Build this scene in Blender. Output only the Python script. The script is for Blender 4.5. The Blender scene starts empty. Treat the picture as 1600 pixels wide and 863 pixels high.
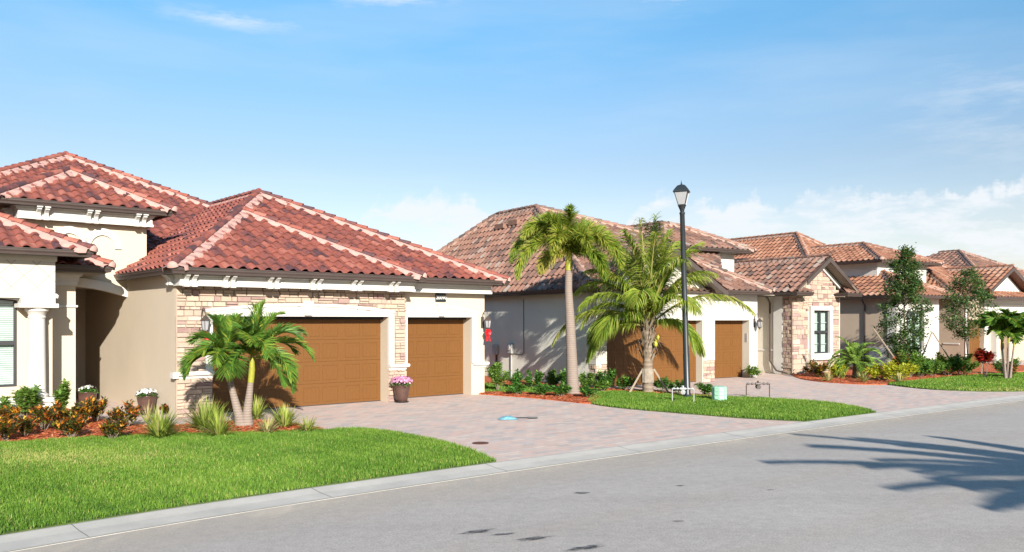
import bpy, bmesh, math, random
import numpy as np
from mathutils import Vector, Matrix
R = math.radians
rng = random.Random(7)
nrg = np.random.default_rng(7)
S = bpy.context.scene
C = S.collection

# ------------------------------------------------------------------ camera
cam = bpy.data.cameras.new('camera'); cam_o = bpy.data.objects.new('camera', cam); C.objects.link(cam_o)
cam_o.location = (0, 0, 2.35); cam_o.rotation_euler = (R(90), 0, 0)
cam.lens = 29.25; cam.sensor_width = 36; cam.shift_y = 0.0428; cam.clip_end = 5000
S.camera = cam_o
# ------------------------------------------------------------------ light
SUN_EL = 22.0
SUN_H = Vector((0.308, -0.951, 0)).normalized()            # horizontal direction towards the sun
S.view_settings.view_transform = 'Standard'; S.view_settings.look = 'None'
S.view_settings.gamma = 1.0; S.view_settings.exposure = 1.15
sun = bpy.data.lights.new('sun', 'SUN'); sun.energy = 5.0; sun.angle = R(0.5); sun.color = (1.0, 0.94, 0.84)
sun_o = bpy.data.objects.new('sun', sun); C.objects.link(sun_o)
to_sun = (SUN_H * math.cos(R(SUN_EL)) + Vector((0, 0, math.sin(R(SUN_EL))))).normalized()
sun_o.rotation_euler = to_sun.to_track_quat('Z', 'Y').to_euler(); sun_o.location = (0, 0, 60)
W = bpy.data.worlds.new('World'); S.world = W; W.use_nodes = True
def build_world():
    nt = W.node_tree; N = nt.nodes; L = nt.links; N.clear()
    def n(t, **k):
        x = N.new(t)
        for a, b in k.items(): setattr(x, a, b)
        return x
    def math_(op, a, b=None, c=None, clamp=False):
        m = n('ShaderNodeMath', operation=op, use_clamp=clamp)
        for i, v in enumerate((a, b, c)):
            if v is None: continue
            if isinstance(v, (int, float)): m.inputs[i].default_value = v
            else: L.new(v, m.inputs[i])
        return m.outputs[0]
    out = n('ShaderNodeOutputWorld'); bg = n('ShaderNodeBackground'); bg.inputs[1].default_value = 0.088
    sky = n('ShaderNodeTexSky', sky_type='NISHITA', sun_disc=False)
    sky.sun_elevation = R(SUN_EL); sky.sun_rotation = math.atan2(SUN_H.x, SUN_H.y)
    sky.air_density = 1.0; sky.dust_density = 0.6; sky.ozone_density = 2.0
    tc = n('ShaderNodeTexCoord'); sep = n('ShaderNodeSeparateXYZ'); L.new(tc.outputs['Generated'], sep.inputs[0])
    x, y, z = sep.outputs
    az = math_('ARCTAN2', x, y); el = math_('ARCSINE', z)
    azd = math_('MULTIPLY', az, 57.2958); eld = math_('MULTIPLY', el, 57.2958)
    # sky tint: deepen the blue with height
    tint = n('ShaderNodeValToRGB'); L.new(math_('DIVIDE', eld, 40.0, clamp=True), tint.inputs[0])
    cr = tint.color_ramp
    for _ in range(3): cr.elements.new(0.5)
    for e, (p_, c_) in zip(cr.elements, ((0.0, (.90, .72, .68)), (.26, (.80, .75, .73)), (.34, (.76, .82, .83)), (.51, (.555, .94, 1.03)), (.8, (.45, .93, 1.10)))): e.position = p_; e.color = (*c_, 1)
    mul = n('ShaderNodeMix', data_type='RGBA', blend_type='MULTIPLY'); mul.inputs[0].default_value = 1
    L.new(sky.outputs[0], mul.inputs[6]); L.new(tint.outputs[0], mul.inputs[7])
    def noise(sx, sz, scale, detail, rough, off=0):
        cx = n('ShaderNodeCombineXYZ'); L.new(math_('MULTIPLY', azd, sx), cx.inputs[0]); L.new(math_('MULTIPLY', eld, sz), cx.inputs[1]); cx.inputs[2].default_value = off
        t = n('ShaderNodeTexNoise'); t.inputs['Scale'].default_value = scale; t.inputs['Detail'].default_value = detail; t.inputs['Roughness'].default_value = rough
        L.new(cx.outputs[0], t.inputs['Vector']); return t.outputs[0]
    def band(v, c, w):     # 1 at c, 0 beyond w
        return math_('SUBTRACT', 1.0, math_('DIVIDE', math_('ABSOLUTE', math_('SUBTRACT', v, c)), w), clamp=True)
    def step(v, a, b):
        m = n('ShaderNodeMapRange', interpolation_type='SMOOTHSTEP'); L.new(v, m.inputs[0]); m.inputs[1].default_value = a; m.inputs[2].default_value = b; return m.outputs[0]
    # cumulus bank along the horizon: a billowed top edge whose height wanders with azimuth
    top = math_('ADD', math_('MULTIPLY', math_('SUBTRACT', noise(1, 0.25, 0.16, 5, 0.62), 0.5), 6.0), math_('MULTIPLY', math_('SUBTRACT', noise(1, 1, 0.6, 6, 0.6, 3.1), 0.5), 3.4))
    w1 = math_('MULTIPLY', step(azd, -14.5, -9.0), math_('SUBTRACT', 1.0, step(azd, 0.5, 4.5)))
    lift = math_('ADD', math_('MULTIPLY', w1, 8.2), math_('MULTIPLY', step(azd, 3.5, 9.5), 8.3))
    edge = math_('ADD', top, lift)
    bank = step(math_('SUBTRACT', edge, eld), -0.05, 0.75)
    body = math_('ADD', 0.28, math_('MULTIPLY', step(noise(0.55, 1.7, 0.42, 7, 0.64, 7.7), 0.38, 0.60), 0.68), clamp=True)
    bank = math_('MULTIPLY', math_('MULTIPLY', bank, body), 0.92, clamp=True)
    # thin streaks higher up
    st = step(noise(0.35, 1.7, 0.42, 7, 0.66, 11.0), 0.36, 0.70)
    hi = math_('MAXIMUM', math_('MAXIMUM', math_('MULTIPLY', band(eld, 18.9, 0.95), band(azd, -18.5, 6.5)), math_('MAXIMUM', math_('MULTIPLY', band(eld, 20.9, 1.3), band(azd, -8.5, 7.0)), math_('MULTIPLY', band(eld, 20.6, 1.2), band(azd, 11.0, 4.5)))),
                math_('MULTIPLY', band(eld, 12.5, 5.0), math_('MULTIPLY', band(azd, 31, 9.0), 0.6)))
    streak = math_('MULTIPLY', math_('MULTIPLY', st, hi), 1.5, clamp=True)
    veil = math_('MULTIPLY', step(noise(0.18, 1.0, 0.22, 4, 0.55, 21.0), 0.42, 0.75), 0.16)
    mask = math_('MAXIMUM', math_('MAXIMUM', bank, math_('MULTIPLY', streak, 0.55)), veil)
    mask = math_('MULTIPLY', mask, step(eld, -0.5, 0.3))
    mix = n('ShaderNodeMix', data_type='RGBA'); L.new(mask, mix.inputs[0]); L.new(mul.outputs[2], mix.inputs[6]); mix.inputs[7].default_value = (4.75, 4.95, 5.15, 1)
    L.new(mix.outputs[2], bg.inputs[0]); L.new(bg.outputs[0], out.inputs[0])
build_world()

# ------------------------------------------------------------------ helpers
class MB:
    def __init__(s): s.v = []; s.f = []; s.r = []
    def add(s, vs, fs, r=0.5):
        o = len(s.v); s.v.extend([tuple(p) for p in vs])
        for f in fs: s.f.append(tuple(i + o for i in f)); s.r.append(r)
        return s
    def box(s, x0, x1, y0, y1, z0, z1, r=0.5):
        return s.add([(x0,y0,z0),(x1,y0,z0),(x1,y1,z0),(x0,y1,z0),(x0,y0,z1),(x1,y0,z1),(x1,y1,z1),(x0,y1,z1)],
                     [(0,3,2,1),(4,5,6,7),(0,1,5,4),(1,2,6,5),(2,3,7,6),(3,0,4,7)], r)
    def prism_t(s, pts, y0, y1, r=0.5):        # polygon in x,z, thickness along y
        n = len(pts); ar = sum(pts[i][0]*pts[(i+1)%n][1]-pts[(i+1)%n][0]*pts[i][1] for i in range(n))
        if ar < 0: pts = pts[::-1]
        vs = [(x, y0, z) for x, z in pts] + [(x, y1, z) for x, z in pts]
        return s.add(vs, [tuple(range(n)), tuple(range(2*n-1, n-1, -1))] + [(i, i+n, (i+1)%n+n, (i+1)%n) for i in range(n)], r)
    def prism_z(s, pts, z0, z1, r=0.5):        # polygon in x,y
        n = len(pts); ar = sum(pts[i][0]*pts[(i+1)%n][1]-pts[(i+1)%n][0]*pts[i][1] for i in range(n))
        if ar < 0: pts = pts[::-1]
        vs = [(x, y, z0) for x, y in pts] + [(x, y, z1) for x, y in pts]
        return s.add(vs, [tuple(range(n-1, -1, -1)), tuple(range(n, 2*n))] + [(i, (i+1)%n, (i+1)%n+n, i+n) for i in range(n)], r)
    def arch(s, xa, xb, z0, rise, th, y0, y1, n=14, flat=None, r=0.5):   # arched band, lower edge segmental (or flat), th thick
        for i in range(n):
            u0, u1 = i/n, (i+1)/n
            f = lambda u: z0 + rise*(1-(2*u-1)**2)
            lo0, lo1 = (flat, flat) if flat is not None else (f(u0), f(u1))
            X0, X1 = xa+(xb-xa)*u0, xa+(xb-xa)*u1
            s.prism_t([(X0, lo0), (X1, lo1), (X1, f(u1)+th), (X0, f(u0)+th)], y0, y1, r)
        return s
    def tube(s, path, rad, n=8, cap=True, r=0.5):
        P = [Vector(p) for p in path]; m = len(P)
        if isinstance(rad, (int, float)): rad = [rad]*m
        vs = []; prev = None
        for i, p in enumerate(P):
            d = (P[min(i+1, m-1)] - P[max(i-1, 0)]).normalized()
            if prev is None:
                a = d.orthogonal().normalized()
            else:
                a = (prev - d*prev.dot(d)).normalized()
            prev = a; b = d.cross(a)
            for k in range(n):
                t = 2*math.pi*k/n; vs.append(p + (a*math.cos(t) + b*math.sin(t))*rad[i])
        fs = [(i*n+k, i*n+(k+1)%n, (i+1)*n+(k+1)%n, (i+1)*n+k) for i in range(m-1) for k in range(n)]
        if cap: fs += [tuple(range(n-1, -1, -1)), tuple(range((m-1)*n, m*n))]
        return s.add(vs, fs, r)
    def lathe(s, prof, c=(0,0,0), n=20, r=0.5, rot=0.0):
        vs = [(c[0]+q*math.cos(rot+2*math.pi*k/n), c[1]+q*math.sin(rot+2*math.pi*k/n), c[2]+z) for q, z in prof for k in range(n)]
        m = len(prof)
        fs = [(i*n+k, i*n+(k+1)%n, (i+1)*n+(k+1)%n, (i+1)*n+k) for i in range(m-1) for k in range(n)]
        fs += [tuple(range(n-1, -1, -1)), tuple(range((m-1)*n, m*n))]
        return s.add(vs, fs, r)
    def sweep(s, path, z, prof, r=0.5):        # horizontal path [(x,y)], profile [(out,dz)], outward = right of the path
        P = [Vector((p[0], p[1])) for p in path]; m = len(P); rows = []
        for i in range(m):
            if i == 0: d = (P[1]-P[0]).normalized(); nn = Vector((d.y, -d.x))
            elif i == m-1: d = (P[-1]-P[-2]).normalized(); nn = Vector((d.y, -d.x))
            else:
                d0 = (P[i]-P[i-1]).normalized(); d1 = (P[i+1]-P[i]).normalized()
                n0 = Vector((d0.y, -d0.x)); n1 = Vector((d1.y, -d1.x)); nn = (n0+n1); nn = nn/ (nn.length**2) * 2 if nn.length > 1e-6 else n0
            zz = z[i] if isinstance(z, (list, tuple)) else z
            rows += [(P[i].x+nn.x*o, P[i].y+nn.y*o, zz+dz) for o, dz in prof]
        k = len(prof)
        fs = [(i*k+j, (i+1)*k+j, (i+1)*k+(j+1)%k, i*k+(j+1)%k) for i in range(m-1) for j in range(k)]
        fs += [tuple(range(k-1, -1, -1)), tuple(range((m-1)*k, m*k))]
        return s.add(rows, fs, r)
    def build(s, name, mat, parent=None, smooth=False, loc=None, rot=None, recalc=False):
        me = bpy.data.meshes.new(name); me.from_pydata(s.v, [], s.f)
        at = me.attributes.new('rnd', 'FLOAT', 'FACE'); at.data.foreach_set('value', np.array(s.r, dtype=np.float32))
        if recalc:
            bm = bmesh.new(); bm.from_mesh(me); bmesh.ops.recalc_face_normals(bm, faces=bm.faces); bm.to_mesh(me); bm.free()
        if smooth: me.polygons.foreach_set('use_smooth', [True]*len(me.polygons))
        me.update(); me.materials.append(mat)
        o = bpy.data.objects.new(name, me); C.objects.link(o)
        if parent: o.parent = parent
        if loc: o.location = loc
        if rot is not None: o.rotation_euler = (0, 0, rot)
        return o
def sharp(o, ang=35):
    me = o.data; bm = bmesh.new(); bm.from_mesh(me)
    for e in bm.edges:
        if len(e.link_faces) == 2 and e.calc_face_angle(0) > R(ang): e.smooth = False
    for f in bm.faces: f.smooth = True
    bm.to_mesh(me); bm.free(); return o
def bevel(o, w=0.008, seg=2):
    m = o.modifiers.new('bevel', 'BEVEL'); m.width = w; m.segments = seg; m.limit_method = 'ANGLE'; m.angle_limit = R(40); return o
def tag(o, label, cat, group=None):
    o['label'] = label; o['category'] = cat
    if group: o['group'] = group
    return o
def struct(o, kind='structure', label=None, cat=None):
    o['kind'] = kind
    if label: o['label'] = label
    if cat: o['category'] = cat
    return o
def thing(name, label, cat, loc=(0,0,0), rz=0, group=None):
    o = bpy.data.objects.new(name, None); C.objects.link(o); o.location = loc; o.rotation_euler = (0, 0, rz)
    o.empty_display_size = 0.2
    return tag(o, label, cat, group)
def dup(root, label, loc, rz=0, sc=1.0):
    def cp(o, par):
        c = o.copy(); C.objects.link(c); c.parent = par
        for ch in [x for x in C.objects if x.parent == o]: cp(ch, c)
        return c
    r = cp(root, None); r.location = loc; r.rotation_euler = (0, 0, rz); r.scale = (sc, sc, sc)
    r['label'] = label
    return r

# ------------------------------------------------------------------ materials
def nodes(name):
    m = bpy.data.materials.new(name); m.use_nodes = True; nt = m.node_tree
    b = nt.nodes['Principled BSDF']; return m, nt, b
def nn(nt, t, **k):
    x = nt.nodes.new(t)
    for a, b in k.items(): setattr(x, a, b)
    return x
def ramp(nt, fac, stops, interp='LINEAR'):
    r = nn(nt, 'ShaderNodeValToRGB'); cr = r.color_ramp; cr.interpolation = interp
    while len(cr.elements) < len(stops): cr.elements.new(0.5)
    for e, (p, c) in zip(cr.elements, stops): e.position = p; e.color = (*c, 1)
    nt.links.new(fac, r.inputs[0]); return r.outputs[0]
def noise(nt, scale, detail=4, rough=0.6, vec=None, stretch=None, rot=0):
    t = nn(nt, 'ShaderNodeTexNoise'); t.inputs['Scale'].default_value = scale; t.inputs['Detail'].default_value = detail; t.inputs['Roughness'].default_value = rough
    if vec is None: vec = nn(nt, 'ShaderNodeTexCoord').outputs['Object']
    mp = nn(nt, 'ShaderNodeMapping'); nt.links.new(vec, mp.inputs[0])
    if stretch: mp.inputs['Scale'].default_value = stretch
    mp.inputs['Rotation'].default_value = (0, 0, rot)
    nt.links.new(mp.outputs[0], t.inputs['Vector']); return t.outputs[0]
def mixc(nt, fac, a, b, mode='MIX'):
    m = nn(nt, 'ShaderNodeMix', data_type='RGBA', blend_type=mode)
    for i, v in ((0, fac), (6, a), (7, b)):
        if isinstance(v, (int, float)): m.inputs[i].default_value = v
        elif isinstance(v, tuple): m.inputs[i].default_value = (*v, 1)
        else: nt.links.new(v, m.inputs[i])
    return m.outputs[2]
def bump(nt, b, h, strength=0.3, dist=0.02):
    x = nn(nt, 'ShaderNodeBump'); x.inputs['Strength'].default_value = strength; x.inputs['Distance'].default_value = dist
    nt.links.new(h, x.inputs['Height']); nt.links.new(x.outputs[0], b.inputs['Normal'])
ALB = 0.70      # overall reflectance level
def paint(name, col, rough=0.6, var=0.06, vs=1.5, bs=60, bst=0.15, bd=0.004, spec=0.3, metal=0.0, dirt=None):
    m, nt, b = nodes(name); col = tuple(c*ALB for c in col); dirt = tuple(c*ALB for c in dirt) if dirt else None
    a = tuple(max(0, c*(1-var*1.6)) for c in col); c2 = tuple(min(1, c*(1+var*0.7)) for c in col)
    c = ramp(nt, noise(nt, vs, 6, 0.65), [(0.3, a), (0.68, c2)])
    if dirt:
        d = ramp(nt, noise(nt, 0.9, 7, 0.7, stretch=(1.2, 1.2, 0.6)), [(0.45, (0,0,0)), (0.75, (1,1,1))])
        c = mixc(nt, mixc(nt, 0.5, (0,0,0), d), c, dirt)
    nt.links.new(c, b.inputs['Base Color']); b.inputs['Roughness'].default_value = rough; b.inputs['Metallic'].default_value = metal
    b.inputs['Specular IOR Level'].default_value = spec
    bump(nt, b, noise(nt, bs, 4, 0.7), bst, bd); return m
def rndmat(name, stops, rough=0.7, streak=0.35, interp='LINEAR', bs=30, bst=0.3, bd=0.006, spec=0.25, sscale=6, tr=0.0, hue=None, mottle=None):
    m, nt, b = nodes(name); stops = [(q_, tuple(c*ALB for c in c_)) for q_, c_ in stops]
    at = nn(nt, 'ShaderNodeAttribute', attribute_name='rnd')
    f = at.outputs['Fac']
    if streak:
        ns = noise(nt, sscale, 5, 0.65)
        md = nn(nt, 'ShaderNodeMath', operation='MULTIPLY_ADD'); nt.links.new(ns, md.inputs[0]); md.inputs[1].default_value = streak*2; md.inputs[2].default_value = -streak
        ad = nn(nt, 'ShaderNodeMath', operation='ADD'); nt.links.new(f, ad.inputs[0]); nt.links.new(md.outputs[0], ad.inputs[1]); f = ad.outputs[0]
    c = ramp(nt, f, stops, interp)
    nt.links.new(c, b.inputs['Base Color']); b.inputs['Roughness'].default_value = rough; b.inputs['Specular IOR Level'].default_value = spec
    if bst: bump(nt, b, noise(nt, bs, 4, 0.7), bst, bd)
    if tr:
        t = nn(nt, 'ShaderNodeBsdfTranslucent'); mt = mixc(nt, 0.55, c, (0.30, 0.42, 0.02)); nt.links.new(mt, t.inputs[0])
        mx = nn(nt, 'ShaderNodeMixShader'); mx.inputs[0].default_value = tr
        nt.links.new(b.outputs[0], mx.inputs[1]); nt.links.new(t.outputs[0], mx.inputs[2])
        nt.links.new(mx.outputs[0], nt.nodes['Material Output'].inputs[0])
    return m
M = {}
M['cream'] = paint('cream_stucco', (0.66, 0.555, 0.43), 0.85, 0.04, 0.7, 90, 0.35, 0.006, dirt=(0.62, 0.525, 0.40))
M['white'] = paint('white_trim', (0.70, 0.675, 0.63), 0.7, 0.05, 1.2, 60, 0.15, 0.004)
M['tan'] = paint('tan_stucco', (0.56, 0.44, 0.33), 0.85, 0.05, 0.7, 90, 0.35, 0.006)
M['sage'] = paint('sage_stucco', (0.90, 0.88, 0.77), 0.85, 0.04, 0.6, 90, 0.35, 0.006, dirt=(0.74, 0.74, 0.63))
M['greige'] = paint('greige_stucco', (0.74, 0.69, 0.59), 0.85, 0.04, 0.6, 90, 0.35, 0.006)
M['bronze'] = paint('bronze_metal', (0.085, 0.062, 0.055), 0.45, 0.1, 2, 40, 0.05, 0.002, 0.5)
M['black'] = paint('black_metal', (0.022, 0.028, 0.034), 0.4, 0.15, 5, 60, 0.1, 0.002, 0.5)
M['darkgrey'] = paint('dark_frame', (0.045, 0.045, 0.05), 0.4, 0.1, 3, 40, 0.05, 0.002, 0.5)
M['steel'] = paint('grey_metal', (0.42, 0.43, 0.43), 0.45, 0.1, 5, 60, 0.1, 0.002, 0.5)
M['shadowbox'] = paint('dark_interior', (0.03, 0.028, 0.026), 0.8)  # near black; also colours the shade strips at the garage door tops
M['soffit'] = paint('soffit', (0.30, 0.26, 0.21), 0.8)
M['mortar'] = paint('pink_mortar', (0.56, 0.33, 0.285), 0.9, 0.08, 4, 25, 0.7, 0.02)
M['mortar2'] = paint('tan_mortar', (0.46, 0.295, 0.235), 0.9, 0.08, 4, 25, 0.7, 0.02)
M['blind'] = paint('window_blind', (0.62, 0.72, 0.67), 0.7, 0.03)
M['greenbox'] = paint('mint_plastic', (0.34, 0.60, 0.44), 0.5, 0.06, 3, 40, 0.1)
M['red'] = paint('red_ribbon', (0.62, 0.02, 0.025), 0.35, 0.15, 12, 60, 0.1)
M['pot'] = paint('brown_glaze', (0.105, 0.055, 0.042), 0.33, 0.15, 6, 30, 0.1, 0.003, 0.6)
M['blue'] = paint('blue_film', (0.22, 0.48, 0.58), 0.4, 0.15, 12, 30, 0.3, 0.01)
M['wood'] = paint('grey_timber', (0.34, 0.27, 0.20), 0.8, 0.15, 8, 40, 0.4, 0.005)
M['rust'] = paint('rusty_iron', (0.13, 0.05, 0.035), 0.8, 0.2, 20)
M['coco'] = paint('coconut_green', (0.50, 0.46, 0.05), 0.4, 0.15, 8)
M['tile_red'] = rndmat('red_roof_tile', [(0.0, (0.095, 0.05, 0.055)), (0.22, (0.18, 0.068, 0.062)), (0.42, (0.27, 0.088, 0.066)), (0.68, (0.335, 0.10, 0.07)), (0.9, (0.39, 0.145, 0.105)), (1.0, (0.42, 0.165, 0.125))], 0.6, 0.55, sscale=7, bs=18, bst=0.35)
M['tile_brown'] = rndmat('brown_roof_tile', [(0.0, (0.11, 0.08, 0.073)), (0.3, (0.20, 0.12, 0.095)), (0.55, (0.30, 0.155, 0.11)), (0.8, (0.36, 0.20, 0.15)), (1.0, (0.33, 0.27, 0.23))], 0.65, 0.45, sscale=4, bs=18, bst=0.35)
M['tile_orange'] = rndmat('orange_roof_tile', [(0.0, (0.20, 0.10, 0.07)), (0.35, (0.32, 0.145, 0.09)), (0.7, (0.42, 0.20, 0.125)), (1.0, (0.45, 0.26, 0.18))], 0.65, 0.25, sscale=4, bs=18, bst=0.35)
M['stone'] = rndmat('ledge_stone', [(0.0, (0.32, 0.20, 0.18)), (0.2, (0.41, 0.285, 0.25)), (0.36, (0.46, 0.355, 0.28)), (0.6, (0.54, 0.42, 0.32)), (0.8, (0.50, 0.36, 0.28)), (1.0, (0.60, 0.51, 0.42))], 0.9, 0.26, sscale=6, bs=22, bst=0.6, bd=0.015)
LEAF = dict(rough=0.5, streak=0.0, bst=0.0, spec=0.3)
M['palm'] = rndmat('palm_leaf', [(0, (0.042, 0.114, 0.023)), (0.5, (0.104, 0.247, 0.038)), (0.8, (0.228, 0.38, 0.048)), (1, (0.532, 0.513, 0.076))], tr=0.35, **LEAF)
M['foxtail'] = rndmat('foxtail_leaf', [(0, (0.11, 0.20, 0.03)), (0.5, (0.25, 0.36, 0.045)), (0.85, (0.50, 0.50, 0.07)), (1, (0.62, 0.50, 0.14))], tr=0.45, **LEAF)
M['coconut'] = rndmat('coconut_leaf', [(0, (0.09, 0.17, 0.02)), (0.45, (0.22, 0.35, 0.04)), (0.8, (0.46, 0.54, 0.08)), (1, (0.66, 0.52, 0.20))], tr=0.45, **LEAF)
M['shrub'] = rndmat('shrub_leaf', [(0, (0.032, 0.108, 0.022)), (0.5, (0.09, 0.252, 0.04)), (1, (0.27, 0.468, 0.072))], tr=0.3, **LEAF)
M['shrub_light'] = rndmat('light_shrub_leaf', [(0, (0.068, 0.162, 0.027)), (0.5, (0.176, 0.324, 0.054)), (1, (0.405, 0.567, 0.121))], tr=0.35, **LEAF)
M['magnolia'] = rndmat('tree_leaf', [(0, (0.034, 0.085, 0.031)), (0.5, (0.085, 0.17, 0.051)), (0.85, (0.221, 0.323, 0.102)), (1, (0.442, 0.34, 0.153))], tr=0.25, **LEAF)
M['gold'] = rndmat('gold_shrub_leaf', [(0, (0.28, 0.34, 0.03)), (0.4, (0.60, 0.60, 0.04)), (1, (0.80, 0.70, 0.06))], tr=0.35, **LEAF)
M['croton'] = rndmat('croton_leaf', [(0, (0.041, 0.016, 0.022)), (0.28, (0.054, 0.068, 0.016)), (0.46, (0.162, 0.176, 0.02)), (0.6, (0.27, 0.041, 0.016)), (0.8, (0.675, 0.176, 0.02)), (1, (0.8, 0.432, 0.041))], tr=0.2, **LEAF)
M['spiky'] = rndmat('grassy_leaf', [(0, (0.081, 0.138, 0.023)), (0.4, (0.253, 0.345, 0.057)), (0.85, (0.529, 0.598, 0.115)), (1, (0.598, 0.483, 0.253))], tr=0.35, **LEAF)
M['redplant'] = rndmat('red_leaf', [(0, (0.10, 0.02, 0.02)), (0.5, (0.5, 0.02, 0.03)), (1, (0.8, 0.06, 0.06))], tr=0.2, **LEAF)
M['petal_pink'] = rndmat('pink_petal', [(0, (0.52, 0.16, 0.34)), (1, (0.85, 0.45, 0.65))], tr=0.2, **LEAF)
M['petal_white'] = rndmat('white_petal', [(0, (0.7, 0.7, 0.66)), (1, (0.85, 0.85, 0.85))], tr=0.2, **LEAF)
M['lawn'] = rndmat('lawn_blade', [(0, (0.07, 0.16, 0.02)), (0.5, (0.17, 0.33, 0.04)), (0.85, (0.30, 0.45, 0.065)), (1, (0.58, 0.52, 0.20))], rough=0.6, streak=0.12, sscale=0.9, bst=0, spec=0.2, tr=0.35)
M['mulchchip'] = rndmat('mulch_chip', [(0, (0.34, 0.06, 0.02)), (0.6, (0.74, 0.17, 0.055)), (1, (0.85, 0.40, 0.22))], 0.9, 0.0, bst=0)
M['crownshaft'] = paint('green_crownshaft', (0.36, 0.36, 0.04), 0.45, 0.15, 6)
M['bandage'] = paint('wrap_cloth', (0.36, 0.30, 0.24), 0.9, 0.25, 5, 30, 0.7, 0.015)
M['bark'] = paint('tree_bark', (0.22, 0.17, 0.13), 0.9, 0.2, 8, 30, 0.6, 0.01)
M['midrib'] = paint('frond_midrib', (0.42, 0.36, 0.05), 0.5, 0.1, 6)

def mat_trunk(name, c1, c2, ring):
    m, nt, b = nodes(name)
    w = nn(nt, 'ShaderNodeTexWave', wave_type='BANDS', bands_direction='Z'); w.inputs['Scale'].default_value = ring; w.inputs['Distortion'].default_value = 1.2; w.inputs['Detail'].default_value = 3
    nt.links.new(nn(nt, 'ShaderNodeTexCoord').outputs['Object'], w.inputs[0])
    c = mixc(nt, w.outputs[1], c1, c2); c = mixc(nt, 0.35, c, ramp(nt, noise(nt, 7, 5, 0.7), [(0.3, c1), (0.7, c2)]))
    nt.links.new(c, b.inputs['Base Color']); b.inputs['Roughness'].default_value = 0.85
    bump(nt, b, w.outputs[1], 0.35, 0.01); return m
M['palmtrunk'] = mat_trunk('ringed_palm_trunk', (0.145, 0.11, 0.092), (0.235, 0.185, 0.155), 5.5)
M['coctrunk'] = mat_trunk('rough_palm_trunk', (0.12, 0.085, 0.06), (0.23, 0.18, 0.135), 2.2)

def mat_door():
    m, nt, b = nodes('brown_garage_door')
    g = noise(nt, 14, 5, 0.65, stretch=(7, 7, 0.5))
    c = ramp(nt, g, [(0.25, (0.108, 0.044, 0.011)), (0.75, (0.140, 0.060, 0.015))])
    nt.links.new(c, b.inputs['Base Color']); b.inputs['Roughness'].default_value = 0.55; b.inputs['Specular IOR Level'].default_value = 0.25
    bump(nt, b, g, 0.3, 0.004); return m
M['door'] = mat_door()
def mat_pane():
    m = bpy.data.materials.new('window_glass'); m.use_nodes = True; nt = m.node_tree; nt.nodes.remove(nt.nodes['Principled BSDF'])
    t = nn(nt, 'ShaderNodeBsdfTransparent'); t.inputs[0].default_value = (0.93, 0.97, 0.96, 1)
    g = nn(nt, 'ShaderNodeBsdfGlossy'); g.inputs['Roughness'].default_value = 0.02
    f = nn(nt, 'ShaderNodeFresnel'); f.inputs[0].default_value = 1.5
    x = nn(nt, 'ShaderNodeMixShader'); ad = nn(nt, 'ShaderNodeMath', operation='ADD'); nt.links.new(f.outputs[0], ad.inputs[0]); ad.inputs[1].default_value = 0.06
    nt.links.new(ad.outputs[0], x.inputs[0]); nt.links.new(t.outputs[0], x.inputs[1]); nt.links.new(g.outputs[0], x.inputs[2])
    nt.links.new(x.outputs[0], nt.nodes['Material Output'].inputs[0]); return m
M['pane'] = mat_pane()
def mat_frost():
    m, nt, b = nodes('frosted_glass'); b.inputs['Base Color'].default_value = (0.42, 0.42, 0.44, 1); b.inputs['Roughness'].default_value = 0.35
    t = nn(nt, 'ShaderNodeBsdfTranslucent'); t.inputs[0].default_value = (0.5, 0.5, 0.52, 1); x = nn(nt, 'ShaderNodeMixShader'); x.inputs[0].default_value = 0.4
    nt.links.new(b.outputs[0], x.inputs[1]); nt.links.new(t.outputs[0], x.inputs[2]); nt.links.new(x.outputs[0], nt.nodes['Material Output'].inputs[0]); return m
M['frost'] = mat_frost()
def mat_scored():
    m, nt, b = nodes('scored_white_stucco')
    tc = nn(nt, 'ShaderNodeTexCoord').outputs['Object']; hs = []
    for sg in (1, -1):
        sp = nn(nt, 'ShaderNodeSeparateXYZ'); nt.links.new(tc, sp.inputs[0])
        a = nn(nt, 'ShaderNodeMath', operation='MULTIPLY_ADD'); nt.links.new(sp.outputs[2], a.inputs[0]); a.inputs[1].default_value = sg; nt.links.new(sp.outputs[0], a.inputs[2])
        p = nn(nt, 'ShaderNodeMath', operation='PINGPONG'); nt.links.new(a.outputs[0], p.inputs[0]); p.inputs[1].default_value = 0.26
        l = nn(nt, 'ShaderNodeMath', operation='LESS_THAN'); nt.links.new(p.outputs[0], l.inputs[0]); l.inputs[1].default_value = 0.013; hs.append(l.outputs[0])
    mx = nn(nt, 'ShaderNodeMath', operation='MAXIMUM'); nt.links.new(hs[0], mx.inputs[0]); nt.links.new(hs[1], mx.inputs[1])
    c = mixc(nt, mx.outputs[0], (0.41, 0.385, 0.345), (0.24, 0.225, 0.195)); nt.links.new(c, b.inputs['Base Color']); b.inputs['Roughness'].default_value = 0.85
    bump(nt, b, noise(nt, 70, 4, 0.7), 0.3, 0.005); return m
M['scored'] = mat_scored()

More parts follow.
